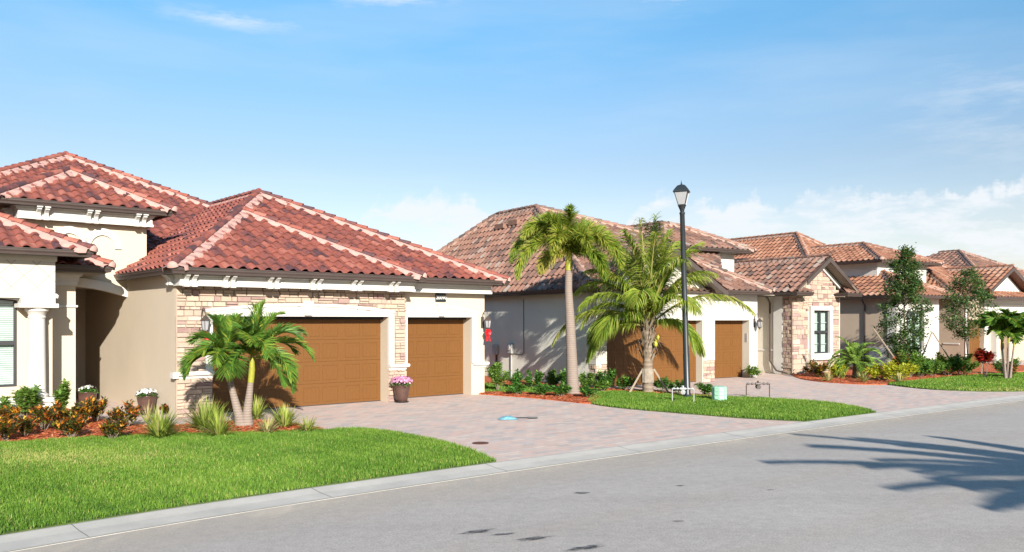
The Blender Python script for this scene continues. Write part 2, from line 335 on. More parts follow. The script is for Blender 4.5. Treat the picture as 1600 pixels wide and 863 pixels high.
def mat_asphalt(rot):
    m, nt, b = nodes('asphalt')
    big = noise(nt, 0.35, 5, 0.6, stretch=(1, 0.25, 1), rot=rot)
    st = noise(nt, 0.8, 5, 0.6, stretch=(0.12, 1.6, 1), rot=-rot)
    fine = noise(nt, 42, 4, 0.85); mid = noise(nt, 7, 6, 0.75)
    c = ramp(nt, big, [(0.3, (0.312, 0.280, 0.259)), (0.7, (0.369, 0.337, 0.310))])
    c = mixc(nt, 0.5, c, ramp(nt, st, [(0.3, (0.298, 0.266, 0.245)), (0.7, (0.391, 0.355, 0.328))]))
    c = mixc(nt, 0.65, c, ramp(nt, fine, [(0.28, (0.42, 0.42, 0.43)), (0.5, (0.9, 0.9, 0.9)), (0.72, (1.5, 1.48, 1.45))]), 'MULTIPLY')
    c = mixc(nt, 0.5, c, ramp(nt, mid, [(0.35, (0.74, 0.74, 0.76)), (0.7, (1.14, 1.14, 1.12))]), 'MULTIPLY')
    nt.links.new(c, b.inputs['Base Color']); b.inputs['Roughness'].default_value = 0.85; b.inputs['Specular IOR Level'].default_value = 0.3
    bump(nt, b, fine, 0.5, 0.006); return m
def mat_pavers(rot):
    m, nt, b = nodes('brick_pavers')
    tc = nn(nt, 'ShaderNodeTexCoord').outputs['Object']
    mp = nn(nt, 'ShaderNodeMapping'); nt.links.new(tc, mp.inputs[0]); mp.inputs['Rotation'].default_value = (0, 0, rot)
    br = nn(nt, 'ShaderNodeTexBrick'); nt.links.new(mp.outputs[0], br.inputs[0])
    br.inputs['Color1'].default_value = (0,0,0,1); br.inputs['Color2'].default_value = (1,1,1,1); br.inputs['Mortar'].default_value = (0.5,0.5,0.5,1)
    br.inputs['Scale'].default_value = 1.0; br.inputs['Brick Width'].default_value = 0.30; br.inputs['Row Height'].default_value = 0.16; br.inputs['Mortar Size'].default_value = 0.004; br.inputs['Bias'].default_value = 0
    c = ramp(nt, br.outputs['Color'], [(0.0, (0.288, 0.266, 0.266)), (0.22, (0.396, 0.353, 0.335)), (0.42, (0.490, 0.353, 0.310)), (0.65, (0.518, 0.324, 0.270)), (0.85, (0.547, 0.439, 0.374)), (1.0, (0.432, 0.274, 0.230))])
    c = mixc(nt, 0.45, c, ramp(nt, noise(nt, 1.3, 5, 0.6), [(0.35, (0.432, 0.353, 0.310)), (0.65, (0.504, 0.403, 0.353))]))
    c = mixc(nt, br.outputs['Fac'], c, (0.245, 0.209, 0.187))
    nt.links.new(c, b.inputs['Base Color']); b.inputs['Roughness'].default_value = 0.8; b.inputs['Specular IOR Level'].default_value = 0.25
    bump(nt, b, noise(nt, 40, 4, 0.7), 0.4, 0.006); return m
M['pavers'] = mat_pavers(R(-41))
M['asphalt'] = mat_asphalt(R(-39))
M['concrete'] = paint('kerb_concrete', (0.56, 0.52, 0.47), 0.85, 0.10, 1.6, 50, 0.4, 0.005, dirt=(0.42, 0.41, 0.385))
M['joint'] = paint('pale_joint', (0.52, 0.49, 0.43), 0.85, 0.1, 3)
M['stain'] = paint('oil_stain', (0.06, 0.058, 0.06), 0.7, 0.2, 6)
M['mulch'] = paint('mulch_ground', (0.66, 0.155, 0.055), 0.95, 0.35, 9, 22, 1.0, 0.03)
M['soil'] = paint('lawn_soil', (0.085, 0.125, 0.03), 0.95, 0.25, 2.5, 40, 0.8, 0.02)
M['ground'] = paint('far_grass', (0.10, 0.17, 0.04), 0.95, 0.25, 0.3, 20, 0.5, 0.02)

# ------------------------------------------------------------------ setting: ground sheets
def sheet(name, pts, z, mat, kind='structure', thick=None):
    mb = MB()
    if thick: mb.prism_z(pts, z-thick, z)
    else: mb.add([(x, y, z) for x, y in pts], [tuple(range(len(pts)))])
    o = mb.build(name, mat)
    if not thick:
        if o.data.polygons[0].normal.z < 0:
            bm = bmesh.new(); bm.from_mesh(o.data); bmesh.ops.reverse_faces(bm, faces=bm.faces); bm.to_mesh(o.data); bm.free()
    return struct(o, kind)
def smooth_line(p, n=3):
    for _ in range(n):
        q = [p[0]]
        for a, b in zip(p[:-1], p[1:]): q += [(a[0]*.75+b[0]*.25, a[1]*.75+b[1]*.25), (a[0]*.25+b[0]*.75, a[1]*.25+b[1]*.75)]
        p = q + [p[-1]]
    return p
KERB = smooth_line([(-40, -16.5), (-13.5, 1.0), (-5.6, 9.04), (-3.43, 11.1), (-0.26, 13.72), (3.92, 16.97), (6.9, 19.25), (9.27, 21.07), (12.75, 23.70), (16.07, 26.15), (24.0, 31.8), (40, 42.5), (90, 74)], 2)
def off(line, d):
    r = []
    for i, p in enumerate(line):
        a = line[max(0, i-1)]; b = line[min(len(line)-1, i+1)]; dx, dy = b[0]-a[0], b[1]-a[1]; L = math.hypot(dx, dy)
        r.append((p[0]+dy/L*d, p[1]-dx/L*d))
    return r
G_BASE = sheet('ground', [(-2500, -2500), (2500, -2500), (2500, 2500), (-2500, 2500)], -0.09, M['ground'])
def strip(name, la, lb, za, zb, mat):
    n = len(la); mb = MB().add([(x, y, za) for x, y in la] + [(x, y, zb) for x, y in lb], [(i, i+n, i+n+1, i+1) for i in range(n-1)])
    return struct(mb.build(name, mat, smooth=True))
road_far = off(KERB, 9.0)
strip('road', off(KERB, 0.68), road_far, -0.026, -0.026, M['asphalt'])
def kerb_strip(name, ln, sgn=1):
    prof = [(0.0, -0.06), (0.0, 0.008), (0.06, 0.012), (0.30, -0.012), (0.60, -0.021), (0.69, -0.0195), (0.70, -0.05)]
    rows = [off(ln, sgn*o) for o, _ in prof]; n = len(ln); vs = []
    for row, (_, z) in zip(rows, prof): vs += [(x, y, z) for x, y in row]
    fs = [(k*n+i, (k+1)*n+i, (k+1)*n+i+1, k*n+i+1) for k in range(len(prof)-1) for i in range(n-1)]
    return struct(MB().add(vs, fs).build(name, M['concrete'], recalc=True))
kerb_strip('kerb', KERB)
kerb_strip('kerb_opposite', off(KERB, 9.6), -1)
strip('kerb_joint', off(KERB, 0.645), off(KERB, 0.68), -0.0145, -0.0145, M['joint'])
def dust():
    m, nt, b = nodes('road_dust'); b.inputs['Base Color'].default_value = (0.50, 0.43, 0.35, 1); b.inputs['Roughness'].default_value = 0.95
    at = nn(nt, 'ShaderNodeAttribute', attribute_name='rnd'); tr = nn(nt, 'ShaderNodeBsdfTransparent'); mx = nn(nt, 'ShaderNodeMixShader')
    f = nn(nt, 'ShaderNodeMath', operation='MULTIPLY'); nt.links.new(at.outputs['Fac'], f.inputs[0]); r_ = ramp(nt, noise(nt, 1.6, 7, 0.7, stretch=(1, .3, 1), rot=R(-39)), [(0.3, (.2, .2, .2)), (0.7, (1, 1, 1))]); nt.links.new(r_, f.inputs[1])
    nt.links.new(f.outputs[0], mx.inputs[0]); nt.links.new(tr.outputs[0], mx.inputs[1]); nt.links.new(b.outputs[0], mx.inputs[2]); nt.links.new(mx.outputs[0], nt.nodes['Material Output'].inputs[0])
    ds = [.66, .75, .85, .95, 1.05, 1.2, 1.4, 1.65, 1.9, 2.2]; al = [.75, .8, .8, .7, .55, .42, .28, .16, .07]; rows = [off(KERB, d) for d in ds]; n = len(KERB); mb = MB()
    for k in range(len(ds)-1): mb.add([(x, y, -.0225) for x, y in rows[k]]+[(x, y, -.0225) for x, y in rows[k+1]], [(i, i+n, i+n+1, i+1) for i in range(n-1)], al[k])
    for k in range(3): 
        d0 = (3.4, 5.4, 6.9)[k]
        for q in range(5): mb.add([(x, y, -.0225) for x, y in off(KERB, d0+q*.16)]+[(x, y, -.0225) for x, y in off(KERB, d0+q*.16+.16)], [(i, i+n, i+n+1, i+1) for i in range(n-1)], (.06, .14, .18, .14, .06)[q])
    o = mb.build('road_dust', m); struct(o)
dust()
def grooves():
    mb = MB(); L_ = 0.0; nxt = 1.0
    for a, b in zip(KERB[:-1], KERB[1:]):
        d = math.hypot(b[0]-a[0], b[1]-a[1]); ux, uy = (b[0]-a[0])/d, (b[1]-a[1])/d
        while nxt < L_+d:
            q = nxt-L_; x, y = a[0]+ux*q, a[1]+uy*q; nx, ny = uy, -ux
            for (o0, z0), (o1, z1) in zip(((.03, .0135), (.06, .0145), (.30, -.0095), (.60, -.0185)), ((.06, .0145), (.30, -.0095), (.60, -.0185), (.685, -.017))):
                mb.add([(x+nx*o0-ux*.004, y+ny*o0-uy*.004, z0), (x+nx*o1-ux*.004, y+ny*o1-uy*.004, z1), (x+nx*o1+ux*.004, y+ny*o1+uy*.004, z1), (x+nx*o0+ux*.004, y+ny*o0+uy*.004, z0)], [(0,1,2,3)])
            nxt += 3.05
        L_ += d
    struct(mb.build('kerb_grooves', M['stain']))
grooves()
PAVE = KERB[4:-1]
sheet('driveway', PAVE + [(95, 120), (-45, 120), (-45, -5)], -0.002, M['pavers'])
sheet('opposite_verge', off(KERB, 9.6) + [(150, -60), (-60, -90)], -0.01, M['ground'])
L1 = smooth_line([(-30, -7.0), (-9.7, 4.95), (-5.6, 9.04), (-3.43, 11.1), (-0.55, 13.48)], 1) + [(-0.26, 13.76)] + smooth_line([(-0.26, 13.76), (-0.68, 14.83), (-1.49, 16.16), (-2.55, 17.46), (-3.3, 17.87), (-3.92, 17.56), (-5.25, 17.07), (-7.4, 16.88), (-9.69, 15.75), (-13.5, 13.2), (-30, 4.0)], 2)[1:]
sheet('lawn_front', L1, 0.022, M['soil'], thick=0.05)
MU1 = smooth_line([(-3.92, 17.56), (-4.73, 18.63), (-5.75, 19.21), (-6.7, 18.98), (-7.27, 18.3), (-8.3, 18.29), (-9.58, 19.46), (-10.97, 20.37), (-12.6, 20.9), (-22, 17.0)], 2) + [(-30, 4.0), (-13.5, 13.2), (-9.69, 15.7), (-7.4, 16.83), (-5.25, 17.02)]
sheet('mulch_bed', MU1, 0.035, M['mulch'], thick=0.045)
L2 = smooth_line([(9.2, 21.0), (9.27, 21.9), (9.11, 23.0), (8.46, 24.1), (6.8, 25.1), (4.9, 25.85), (3.9, 26.9), (3.2, 27.2), (2.7, 26.6), (2.3, 24.8), (2.13, 23.5), (2.4, 22.7), (3.25, 21.67), (4.73, 20.45), (5.6, 19.7), (6.8, 19.2)], 2) + [(6.9, 19.28), (9.2, 21.0)]
sheet('lawn_middle', L2, 0.020, M['soil'], thick=0.04)
YARD = [(-1.1, 26.42), (0.1, 26.75), (0.92, 26.5), (1.8, 26.6), (2.5, 26.9), (3.2, 27.2), (3.6, 27.6), (2.9, 28.3), (-8.0, 45.0), (-12.0, 42.0)]
sheet('lawn_side_yard', YARD, 0.012, M['soil'], thick=0.03)
MU2 = smooth_line([(-1.3, 26.5), (-1.05, 26.25), (0.58, 25.0), (1.3, 24.2), (2.15, 23.14), (2.42, 23.6), (2.6, 24.6), (2.65, 25.7), (2.3, 26.5), (1.65, 26.85), (0.92, 26.3), (-0.04, 26.75), (-1.1, 26.8)], 2)
sheet('mulch_strip', MU2, 0.032, M['mulch'], thick=0.045)
MU3 = smooth_line([(3.2, 28.2), (4.6, 27.3), (5.35, 26.2), (6.3, 25.6), (6.0, 25.25), (4.9, 25.6), (3.85, 26.75), (2.3, 27.6), (0.9, 28.6), (-0.6, 29.9), (-4.0, 34.5), (-3.0, 37.2)], 2)
sheet('mulch_hedge_bed', MU3, 0.034, M['mulch'], thick=0.045)
MU4 = smooth_line([(12.2, 36.4), (11.6, 34.2), (11.39, 32.0), (12.33, 30.3), (13.5, 29.9), (14.2, 30.9), (15.5, 32.2), (17.3, 33.6), (20.5, 35.5), (27, 41), (25, 47), (16.5, 41.5), (14.0, 38.0)], 2)
sheet('mulch_far_bed', MU4, 0.030, M['mulch'], thick=0.045)
L3 = smooth_line([(13.6, 30.1), (13.75, 28.8), (14.3, 27.6), (16.0, 27.05), (17.5, 27.6), (25.5, 33.0), (27.0, 38.5), (22.0, 36.4), (19.0, 34.6), (17.3, 33.4), (15.2, 31.6), (13.9, 30.6)], 2)
sheet('lawn_far', L3, 0.024, M['soil'], thick=0.05)

def inside(px, py, poly):
    x = np.array([p[0] for p in poly]); y = np.array([p[1] for p in poly]); r = np.zeros(len(px), bool); j = len(poly)-1
    for i in range(len(poly)):
        c = ((y[i] > py) != (y[j] > py)) & (px < (x[j]-x[i])*(py-y[i])/(y[j]-y[i]+1e-12)+x[i]); r ^= c; j = i
    return r
def grass(name, poly, label, dens, h, w, z0, clip=None, avoid=(), dry=None):
    xs = [p[0] for p in poly]; ys = [p[1] for p in poly]
    x0, x1, y0, y1 = min(xs), max(xs), min(ys), max(ys)
    if clip: x0, x1, y0, y1 = max(x0, clip[0]), min(x1, clip[1]), max(y0, clip[2]), min(y1, clip[3])
    n = int((x1-x0)*(y1-y0)*dens); px = nrg.uniform(x0, x1, n); py = nrg.uniform(y0, y1, n)
    jx = px + nrg.normal(0, 0.02, n); jy = py + nrg.normal(0, 0.02, n)
    k = inside(jx, jy, poly)
    k &= (np.abs(px) < py*0.68+1.5)
    for a in avoid: k &= ~inside(px, py, a)
    px, py = px[k], py[k]; n = len(px)
    # clumps: height and colour wander over the lawn
    def field(s, ph): return (np.sin(px*s+ph)*np.cos(py*s*1.3+ph*2)+np.sin((px+py)*s*0.7+ph*3)+np.sin(px*s*2.3-py*s*1.9+ph))/3
    f1 = field(1.1, 0.7); f2 = field(6.5, 2.1); f3 = field(17, 4.0)
    hh = h*(0.75+0.22*f2+0.22*f3)*nrg.uniform(0.55, 1.35, n); az = nrg.uniform(0, 2*np.pi, n); lean = np.abs(nrg.normal(0, 0.5, n)); lz = nrg.uniform(0, 2*np.pi, n)
    ww = w*nrg.uniform(0.6, 1.3, n)
    ax, ay = np.cos(az)*ww/2, np.sin(az)*ww/2
    mx, my = np.cos(lz)*lean*hh*0.35, np.sin(lz)*lean*hh*0.35
    tx, ty = np.cos(lz)*lean*hh*1.0, np.sin(lz)*lean*hh*1.0
    V = np.empty((n, 5, 3), np.float32)
    V[:,0] = np.c_[px-ax, py-ay, np.full(n, z0)]; V[:,1] = np.c_[px+ax, py+ay, np.full(n, z0)]
    V[:,2] = np.c_[px+mx+ax*.8, py+my+ay*.8, z0+hh*0.55]; V[:,3] = np.c_[px+mx-ax*.8, py+my-ay*.8, z0+hh*0.55]
    V[:,4] = np.c_[px+tx, py+ty, z0+hh]
    idx = np.arange(n)[:,None]*5
    loops = np.concatenate([idx+0, idx+1, idx+2, idx+3, idx+3, idx+2, idx+4], axis=1).astype(np.int32).ravel()
    ls = np.empty((n, 2), np.int32); ls[:,0] = np.arange(n)*7; ls[:,1] = np.arange(n)*7+4
    me = bpy.data.meshes.new(name); me.vertices.add(n*5); me.vertices.foreach_set('co', V.ravel())
    me.loops.add(n*7); me.loops.foreach_set('vertex_index', loops); me.polygons.add(n*2)
    me.polygons.foreach_set('loop_start', ls.ravel())
    col = np.clip(0.42+0.20*f1+0.16*f2+0.12*f3+nrg.normal(0, 0.19, n), 0, 0.92)
    col = np.where(nrg.uniform(0, 1, n) < 0.03, 0.97, col)
    if dry is not None:
        d = np.exp(-(((px-dry[0])/dry[2])**2+((py-dry[1])/dry[3])**2)); col = np.where(nrg.uniform(0, 1, n) < d*0.65, nrg.uniform(0.85, 1.0, n), col)
    me.update(calc_edges=True)
    at = me.attributes.new('rnd', 'FLOAT', 'FACE'); at.data.foreach_set('value', np.repeat(col, 2).astype(np.float32))
    me.materials.append(M['lawn']); o = bpy.data.objects.new(name, me); C.objects.link(o)
    o['kind'] = 'stuff'; o['label'] = label; o['category'] = 'grass'; return o
grass('grass', L1, 'bright green lawn grass along the kerb in front of the first house', 3300, 0.072, 0.0095, 0.02, clip=(-13, 1, 6, 18.2), dry=(-8.2, 14.0, 2.2, 0.9))
grass('grass', L2, 'green lawn grass island between the two driveways', 2000, 0.072, 0.014, 0.018)
grass('grass', YARD, 'strip of grass between the red mulch and the hedge by the sage wall', 700, 0.09, 0.02, 0.01, clip=(-3, 4, 26, 31), avoid=(MU2, MU3))
grass('grass', L3, 'sunny lawn grass right of the far driveway below the young trees', 900, 0.08, 0.026, 0.02, clip=(13, 27, 26, 40), dry=(16.2, 27.4, 3.2, .7))
def chips(name, poly, dens, z0, label, clip):
    mb = MB(); xs = clip
    n = int((xs[1]-xs[0])*(xs[3]-xs[2])*dens); px = nrg.uniform(xs[0], xs[1], n); py = nrg.uniform(xs[2], xs[3], n); k = inside(px+nrg.normal(0, .04, n), py+nrg.normal(0, .04, n), poly)
    for x, y in zip(px[k], py[k]):
        a = rng.uniform(0, 6.28); l = rng.uniform(.02, .06); w = rng.uniform(.006, .018); t = rng.uniform(-.5, .5)*l; z = z0+rng.uniform(0.002, .022)
        dx, dy = math.cos(a)*l, math.sin(a)*l; ex, ey = -math.sin(a)*w, math.cos(a)*w
        mb.add([(x-dx-ex, y-dy-ey, z-t*.4), (x+dx-ex, y+dy-ey, z+t*.4), (x+dx+ex, y+dy+ey, z+t*.4+.004), (x-dx+ex, y-dy+ey, z-t*.4+.004)], [(0,1,2,3)], rng.random())
    o = mb.build(name, M['mulchchip']); o['kind'] = 'stuff'; o['label'] = label; o['category'] = 'mulch'; return o
chips('mulch_chips', MU1, 420, 0.035, 'red wood mulch chips under the crotons and the twin palm', (-13, -3.8, 14.5, 21))
chips('mulch_chips', MU2, 450, 0.032, 'red wood mulch chips around the foot of the tall slim palm', (-1.4, 2.8, 23, 27))
chips('mulch_chips', MU3, 250, 0.034, 'red wood mulch chips along the hedge by the sage wall', (-1, 6.4, 25, 31))
chips('mulch_chips', MU4, 180, 0.030, 'dark red wood mulch chips below the far stone bay window', (11, 20, 29.5, 37))

# ------------------------------------------------------------------ roof kit
def roof_tiles(mb, poly, mat_fine, per=0.33, course=0.38, vbase=None):
    P = [Vector(p) for p in poly]; n = (P[1]-P[0]).cross(P[2]-P[0]).normalized()
    if n.z < 0: n = -n; P = P[::-1]
    u = Vector((0,0,1)).cross(n).normalized(); v = n.cross(u).normalized()
    if v.z < 0: u, v = -u, -v
    us = [p.dot(u) for p in P]; vs_ = [p.dot(v) for p in P]; w = P[0].dot(n)
    v0 = min(vs_) if vbase is None else vbase
    i0, i1 = math.floor(min(us)/per)-1, math.ceil(max(us)/per)+1; j1 = math.ceil((max(vs_)-v0)/course)+1
    if mat_fine: ph = [0, .08, .17, .3, .43, .52, .6, .8, 1.0]
    else: ph = [0, .15, .3, .45, .6, 1.0]
    hp = [0.068*max(0, math.sin(math.pi*a/.6))**.75 if a < .6 else 0.0 for a in ph]
    bm = bmesh.new(); lay = bm.faces.layers.float.new('rnd'); k = len(ph)
    for j in range(0, j1):
        vb, vt = v0+j*course-0.03, v0+(j+1)*course
        for i in range(i0, i1):
            jit = rng.uniform(-.006, .006); lift = 0.036+rng.uniform(-.005, .009); r = min(1, max(0, rng.gauss(.52, .21))); tw = rng.uniform(-.008, .008); vbj = vb+rng.uniform(-.012, .012)
            rowb = [bm.verts.new(u*((i+a)*per+jit) + v*vbj + n*(w+h*1.06+lift)) for a, h in zip(ph, hp)]
            rowt = [bm.verts.new(u*((i+a)*per+jit+tw) + v*vt + n*(w+h*0.92)) for a, h in zip(ph, hp)]
            l1 = [bm.verts.new(x.co) for x in rowb]; l2 = [bm.verts.new(x.co - n*0.034 + v*0.003) for x in rowb]
            for q in range(k-1):
                f = bm.faces.new((rowb[q], rowb[q+1], rowt[q+1], rowt[q])); f[lay] = r; f.smooth = True
                f = bm.faces.new((l2[q], l2[q+1], l1[q+1], l1[q])); f[lay] = r*0.6  # lip coloured darker than its tile, as shade in the opening below
    cen = sum(P, Vector())/len(P)
    for a, b in zip(P, P[1:]+P[:1]):
        e = (b-a)
        if e.length < 1e-4: continue
        no = e.cross(n).normalized()
        if (cen-a).dot(no) > 0: no = -no
        # eave edge: let tiles hang 5 cm over; others cut at the line
        ov = 0.05 if abs(e.normalized().z) < 0.01 and (a.dot(v)-v0) < 0.02 and vbase is None else 0.0
        bmesh.ops.bisect_plane(bm, geom=bm.verts[:]+bm.edges[:]+bm.faces[:], plane_co=a+no*ov, plane_no=no, clear_outer=True, dist=1e-5)
    bm.verts.index_update(); o = len(mb.v)
    mb.v.extend([tuple(x.co) for x in bm.verts])
    for f in bm.faces: mb.f.append(tuple(x.index+o for x in f.verts)); mb.r.append(f[lay]); mb.sm.append(f.smooth)
    bm.free()
    dk = [tuple(p - n*0.012) for p in P]; dl = [tuple(p - n*0.07) for p in P]; m = len(P)
    o = len(mb.v); mb.v.extend(dk+dl); fs = [tuple(range(m)), tuple(range(2*m-1, m-1, -1))]+[(i, i+m, (i+1)%m+m, (i+1)%m) for i in range(m)]
    for f in fs: mb.f.append(tuple(q+o for q in f)); mb.r.append(0.1); mb.sm.append(False)
    return n
def ridge(cap, mor, p0, p1, nA, cA, nB, cB, wide=0.2, ball=True, start=0.0):
    p0, p1 = Vector(p0), Vector(p1); e = (p1-p0); L = e.length; e.normalize()
    up = (nA+nB).normalized(); up = (up-e*up.dot(e)).normalized(); sd = e.cross(up)
    for n, c in ((nA, cA), (nB, cB)):
        d = e.cross(n).normalized()
        if (c-p0).dot(d) < 0: d = -d
        ns = max(2, int(L/0.09)); top = []; out = []; bot = []
        for i in range(ns+1):
            q = p0+e*(L*i/ns); w = wide*(1.0+0.22*math.sin(i*1.75+L)+rng.uniform(-.16, .2))
            top.append(q+up*0.085); out.append(q+d*w+n*(0.088+rng.uniform(-.006, .006))); bot.append(q+d*(w+0.035)+n*0.0)
        m = ns+1
        mor.add(top+out+bot, [(i, i+1, i+1+m, i+m) for i in range(ns)]+[(i+m, i+1+m, i+1+2*m, i+2*m) for i in range(ns)], 0.5)
    k = int((L-start)/0.36); sp = (L-start)/max(k, 1)
    for i in range(k):
        a = p0+e*(start+i*sp-0.02); b = p0+e*(start+(i+1)*sp+0.04); r = rng.random(); vs = []
        for q, rad, lf in ((a, .105, .085), (b, .080, .06)):
            for s_ in range(9):
                t = math.pi*(s_/8); vs.append(q+sd*math.cos(t)*rad+up*(math.sin(t)*rad*0.95+lf))
        cap.add(vs, [(s_, s_+1, s_+10, s_+9) for s_ in range(8)], r)
        cap.add(vs[:9]+[q+up*(-0.02)-(q-(a))*0.0 for q in (vs[0], vs[8])], [(0,1,2,3,4,5,6,7,8)], r*0.5)
    if ball:
        vs = []; q = p0-e*0.03+up*0.03
        for a_ in range(7):
            th = math.pi/2*a_/6
            for b_ in range(9):
                t = math.pi*b_/8-math.pi*0.0; vs.append(q - e*math.sin(th)*0.10 + (sd*math.cos(t)+up*math.sin(t))*math.cos(th)*0.135)
        mor.add(vs, [(a_*9+b_, a_*9+b_+1, (a_+1)*9+b_+1, (a_+1)*9+b_) for a_ in range(6) for b_ in range(8)], 0.5)
def roof(parent, faces, ridges, tile, mort, fine=True, name='roof', per=0.33, course=0.38, bases=None, wide=0.2):
    mb = MB(); mb.sm = []; cap = MB(); mor = MB(); ns = []; cs = []
    for i, f in enumerate(faces):
        ns.append(roof_tiles(mb, f, fine, per, course, None if bases is None else bases.get(i))); cs.append(sum((Vector(p) for p in f), Vector())/len(f))
    for rd in ridges:
        a, b, i, j = rd[:4]; kw = rd[4] if len(rd) > 4 else {}
        ridge(cap, mor, a, b, ns[i], cs[i], ns[j], cs[j], wide=wide, **kw)
    me = bpy.data.meshes.new(name); me.from_pydata(mb.v, [], mb.f); at = me.attributes.new('rnd', 'FLOAT', 'FACE'); at.data.foreach_set('value', np.array(mb.r, dtype=np.float32))
    me.polygons.foreach_set('use_smooth', mb.sm); me.update(); me.materials.append(tile)
    o = bpy.data.objects.new(name, me); C.objects.link(o); o.parent = parent
    cap.build('ridge_caps', tile, o, smooth=True); mor.build('ridge_mortar', mort, o, smooth=True); return o
def vdot(poly):       # the v coordinate of a face's slope plane at point 0
    P = [Vector(p) for p in poly]; n = (P[1]-P[0]).cross(P[2]-P[0]).normalized(); n = -n if n.z < 0 else n
    u = Vector((0,0,1)).cross(n).normalized(); v = n.cross(u); v = -v if v.z < 0 else v; return v
def hip(x0, x1, y0, y1, z, a, b):      # faces front, right, back, left for ridge a->b (a nearer the front)
    c = [(x0,y0,z), (x1,y0,z), (x1,y1,z), (x0,y1,z)]
    F = [[c[0], c[1], a], [c[1], c[2], b, a], [c[2], c[3], b], [c[3], c[0], a, b]]
    Rg = [(c[0], a, 3, 0), (c[1], a, 0, 1), (c[2], b, 1, 2), (c[3], b, 2, 3), (a, b, 3, 1, dict(ball=False))]
    return F, Rg
def hip_w(x0, x1, y0, y1, z, a, b):    # ridge runs left->right
    c = [(x0,y0,z), (x1,y0,z), (x1,y1,z), (x0,y1,z)]
    F = [[c[0], c[1], b, a], [c[1], c[2], b], [c[2], c[3], a, b], [c[3], c[0], a]]
    Rg = [(c[0], a, 3, 0), (c[1], b, 0, 1), (c[2], b, 1, 2), (c[3], a, 2, 3), (a, b, 0, 2, dict(ball=False))]
    return F, Rg
def merge(*hs):
    F = []; Rg = []
    for f, r in hs:
        k = len(F); F += f; Rg += [(a[0], a[1], a[2]+k, a[3]+k) + tuple(a[4:]) for a in r]
    return F, Rg
GUT = [(0.0, -0.01), (0.0, -0.15), (0.07, -0.15), (0.085, -0.10), (0.115, -0.06), (0.12, -0.02), (0.135, -0.015), (0.135, 0.0), (0.10, 0.0), (0.095, -0.02), (0.02, -0.12), (0.02, -0.01)]
def gutter(parent, path, z, name='gutter'):
    mb = MB().sweep(path, z, GUT)
    mb.sweep(path, z, [(-0.035, -0.16), (-0.004, -0.16), (-0.004, 0.02), (-0.035, 0.02)])
    return mb.build(name, M['bronze'], parent, recalc=True)
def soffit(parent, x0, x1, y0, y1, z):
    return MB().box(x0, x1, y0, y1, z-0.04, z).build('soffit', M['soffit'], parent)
CORN = [(0.0, -0.34), (0.035, -0.34), (0.04, -0.28), (0.015, -0.27), (0.015, -0.11), (0.05, -0.10), (0.06, -0.05), (0.10, -0.04), (0.115, 0.0), (0.0, 0.0)]
LEDGE = [(0.0, -0.17), (0.035, -0.17), (0.045, -0.10), (0.10, -0.095), (0.115, -0.06), (0.115, -0.02), (0.095, 0.0), (0.0, 0.0)]
def sweep_part(parent, name, path, z, prof, mat): return MB().sweep(path, z, prof).build(name, mat, parent, recalc=True)
def bracket(parent, x, y, z, k=1.0):   # a pair of stepped corbels under the gutter, y = face of the cornice
    mb = MB()
    for dx in (-0.10, 0.10):
        a, b = x+(dx-0.055)*k, x+(dx+0.055)*k
        mb.prism_z([(a-.02*k, y+0.02), (a-.02*k, y-0.30*k), (b+.02*k, y-0.30*k), (b+.02*k, y+0.02)], z-0.07*k, z)
        pr = [(0.02, -0.07), (-0.25, -0.07), (-0.25, -0.12), (-0.19, -0.15), (-0.12, -0.20), (-0.09, -0.27), (-0.10, -0.33), (0.02, -0.33)]
        n = len(pr); vs = [(a, y+p*k, z+q*k) for p, q in pr]+[(b, y+p*k, z+q*k) for p, q in pr]
        mb.add(vs, [tuple(range(n-1, -1, -1)), tuple(range(n, 2*n))]+[(i, (i+1)%n, (i+1)%n+n, i+n) for i in range(n)])
        mb.box(a-.015, b+.015, y-0.13*k, y+0.02, z-0.40*k, z-0.33*k)
    return bevel(mb.build('bracket', M['white'], parent, recalc=True), 0.006, 1)
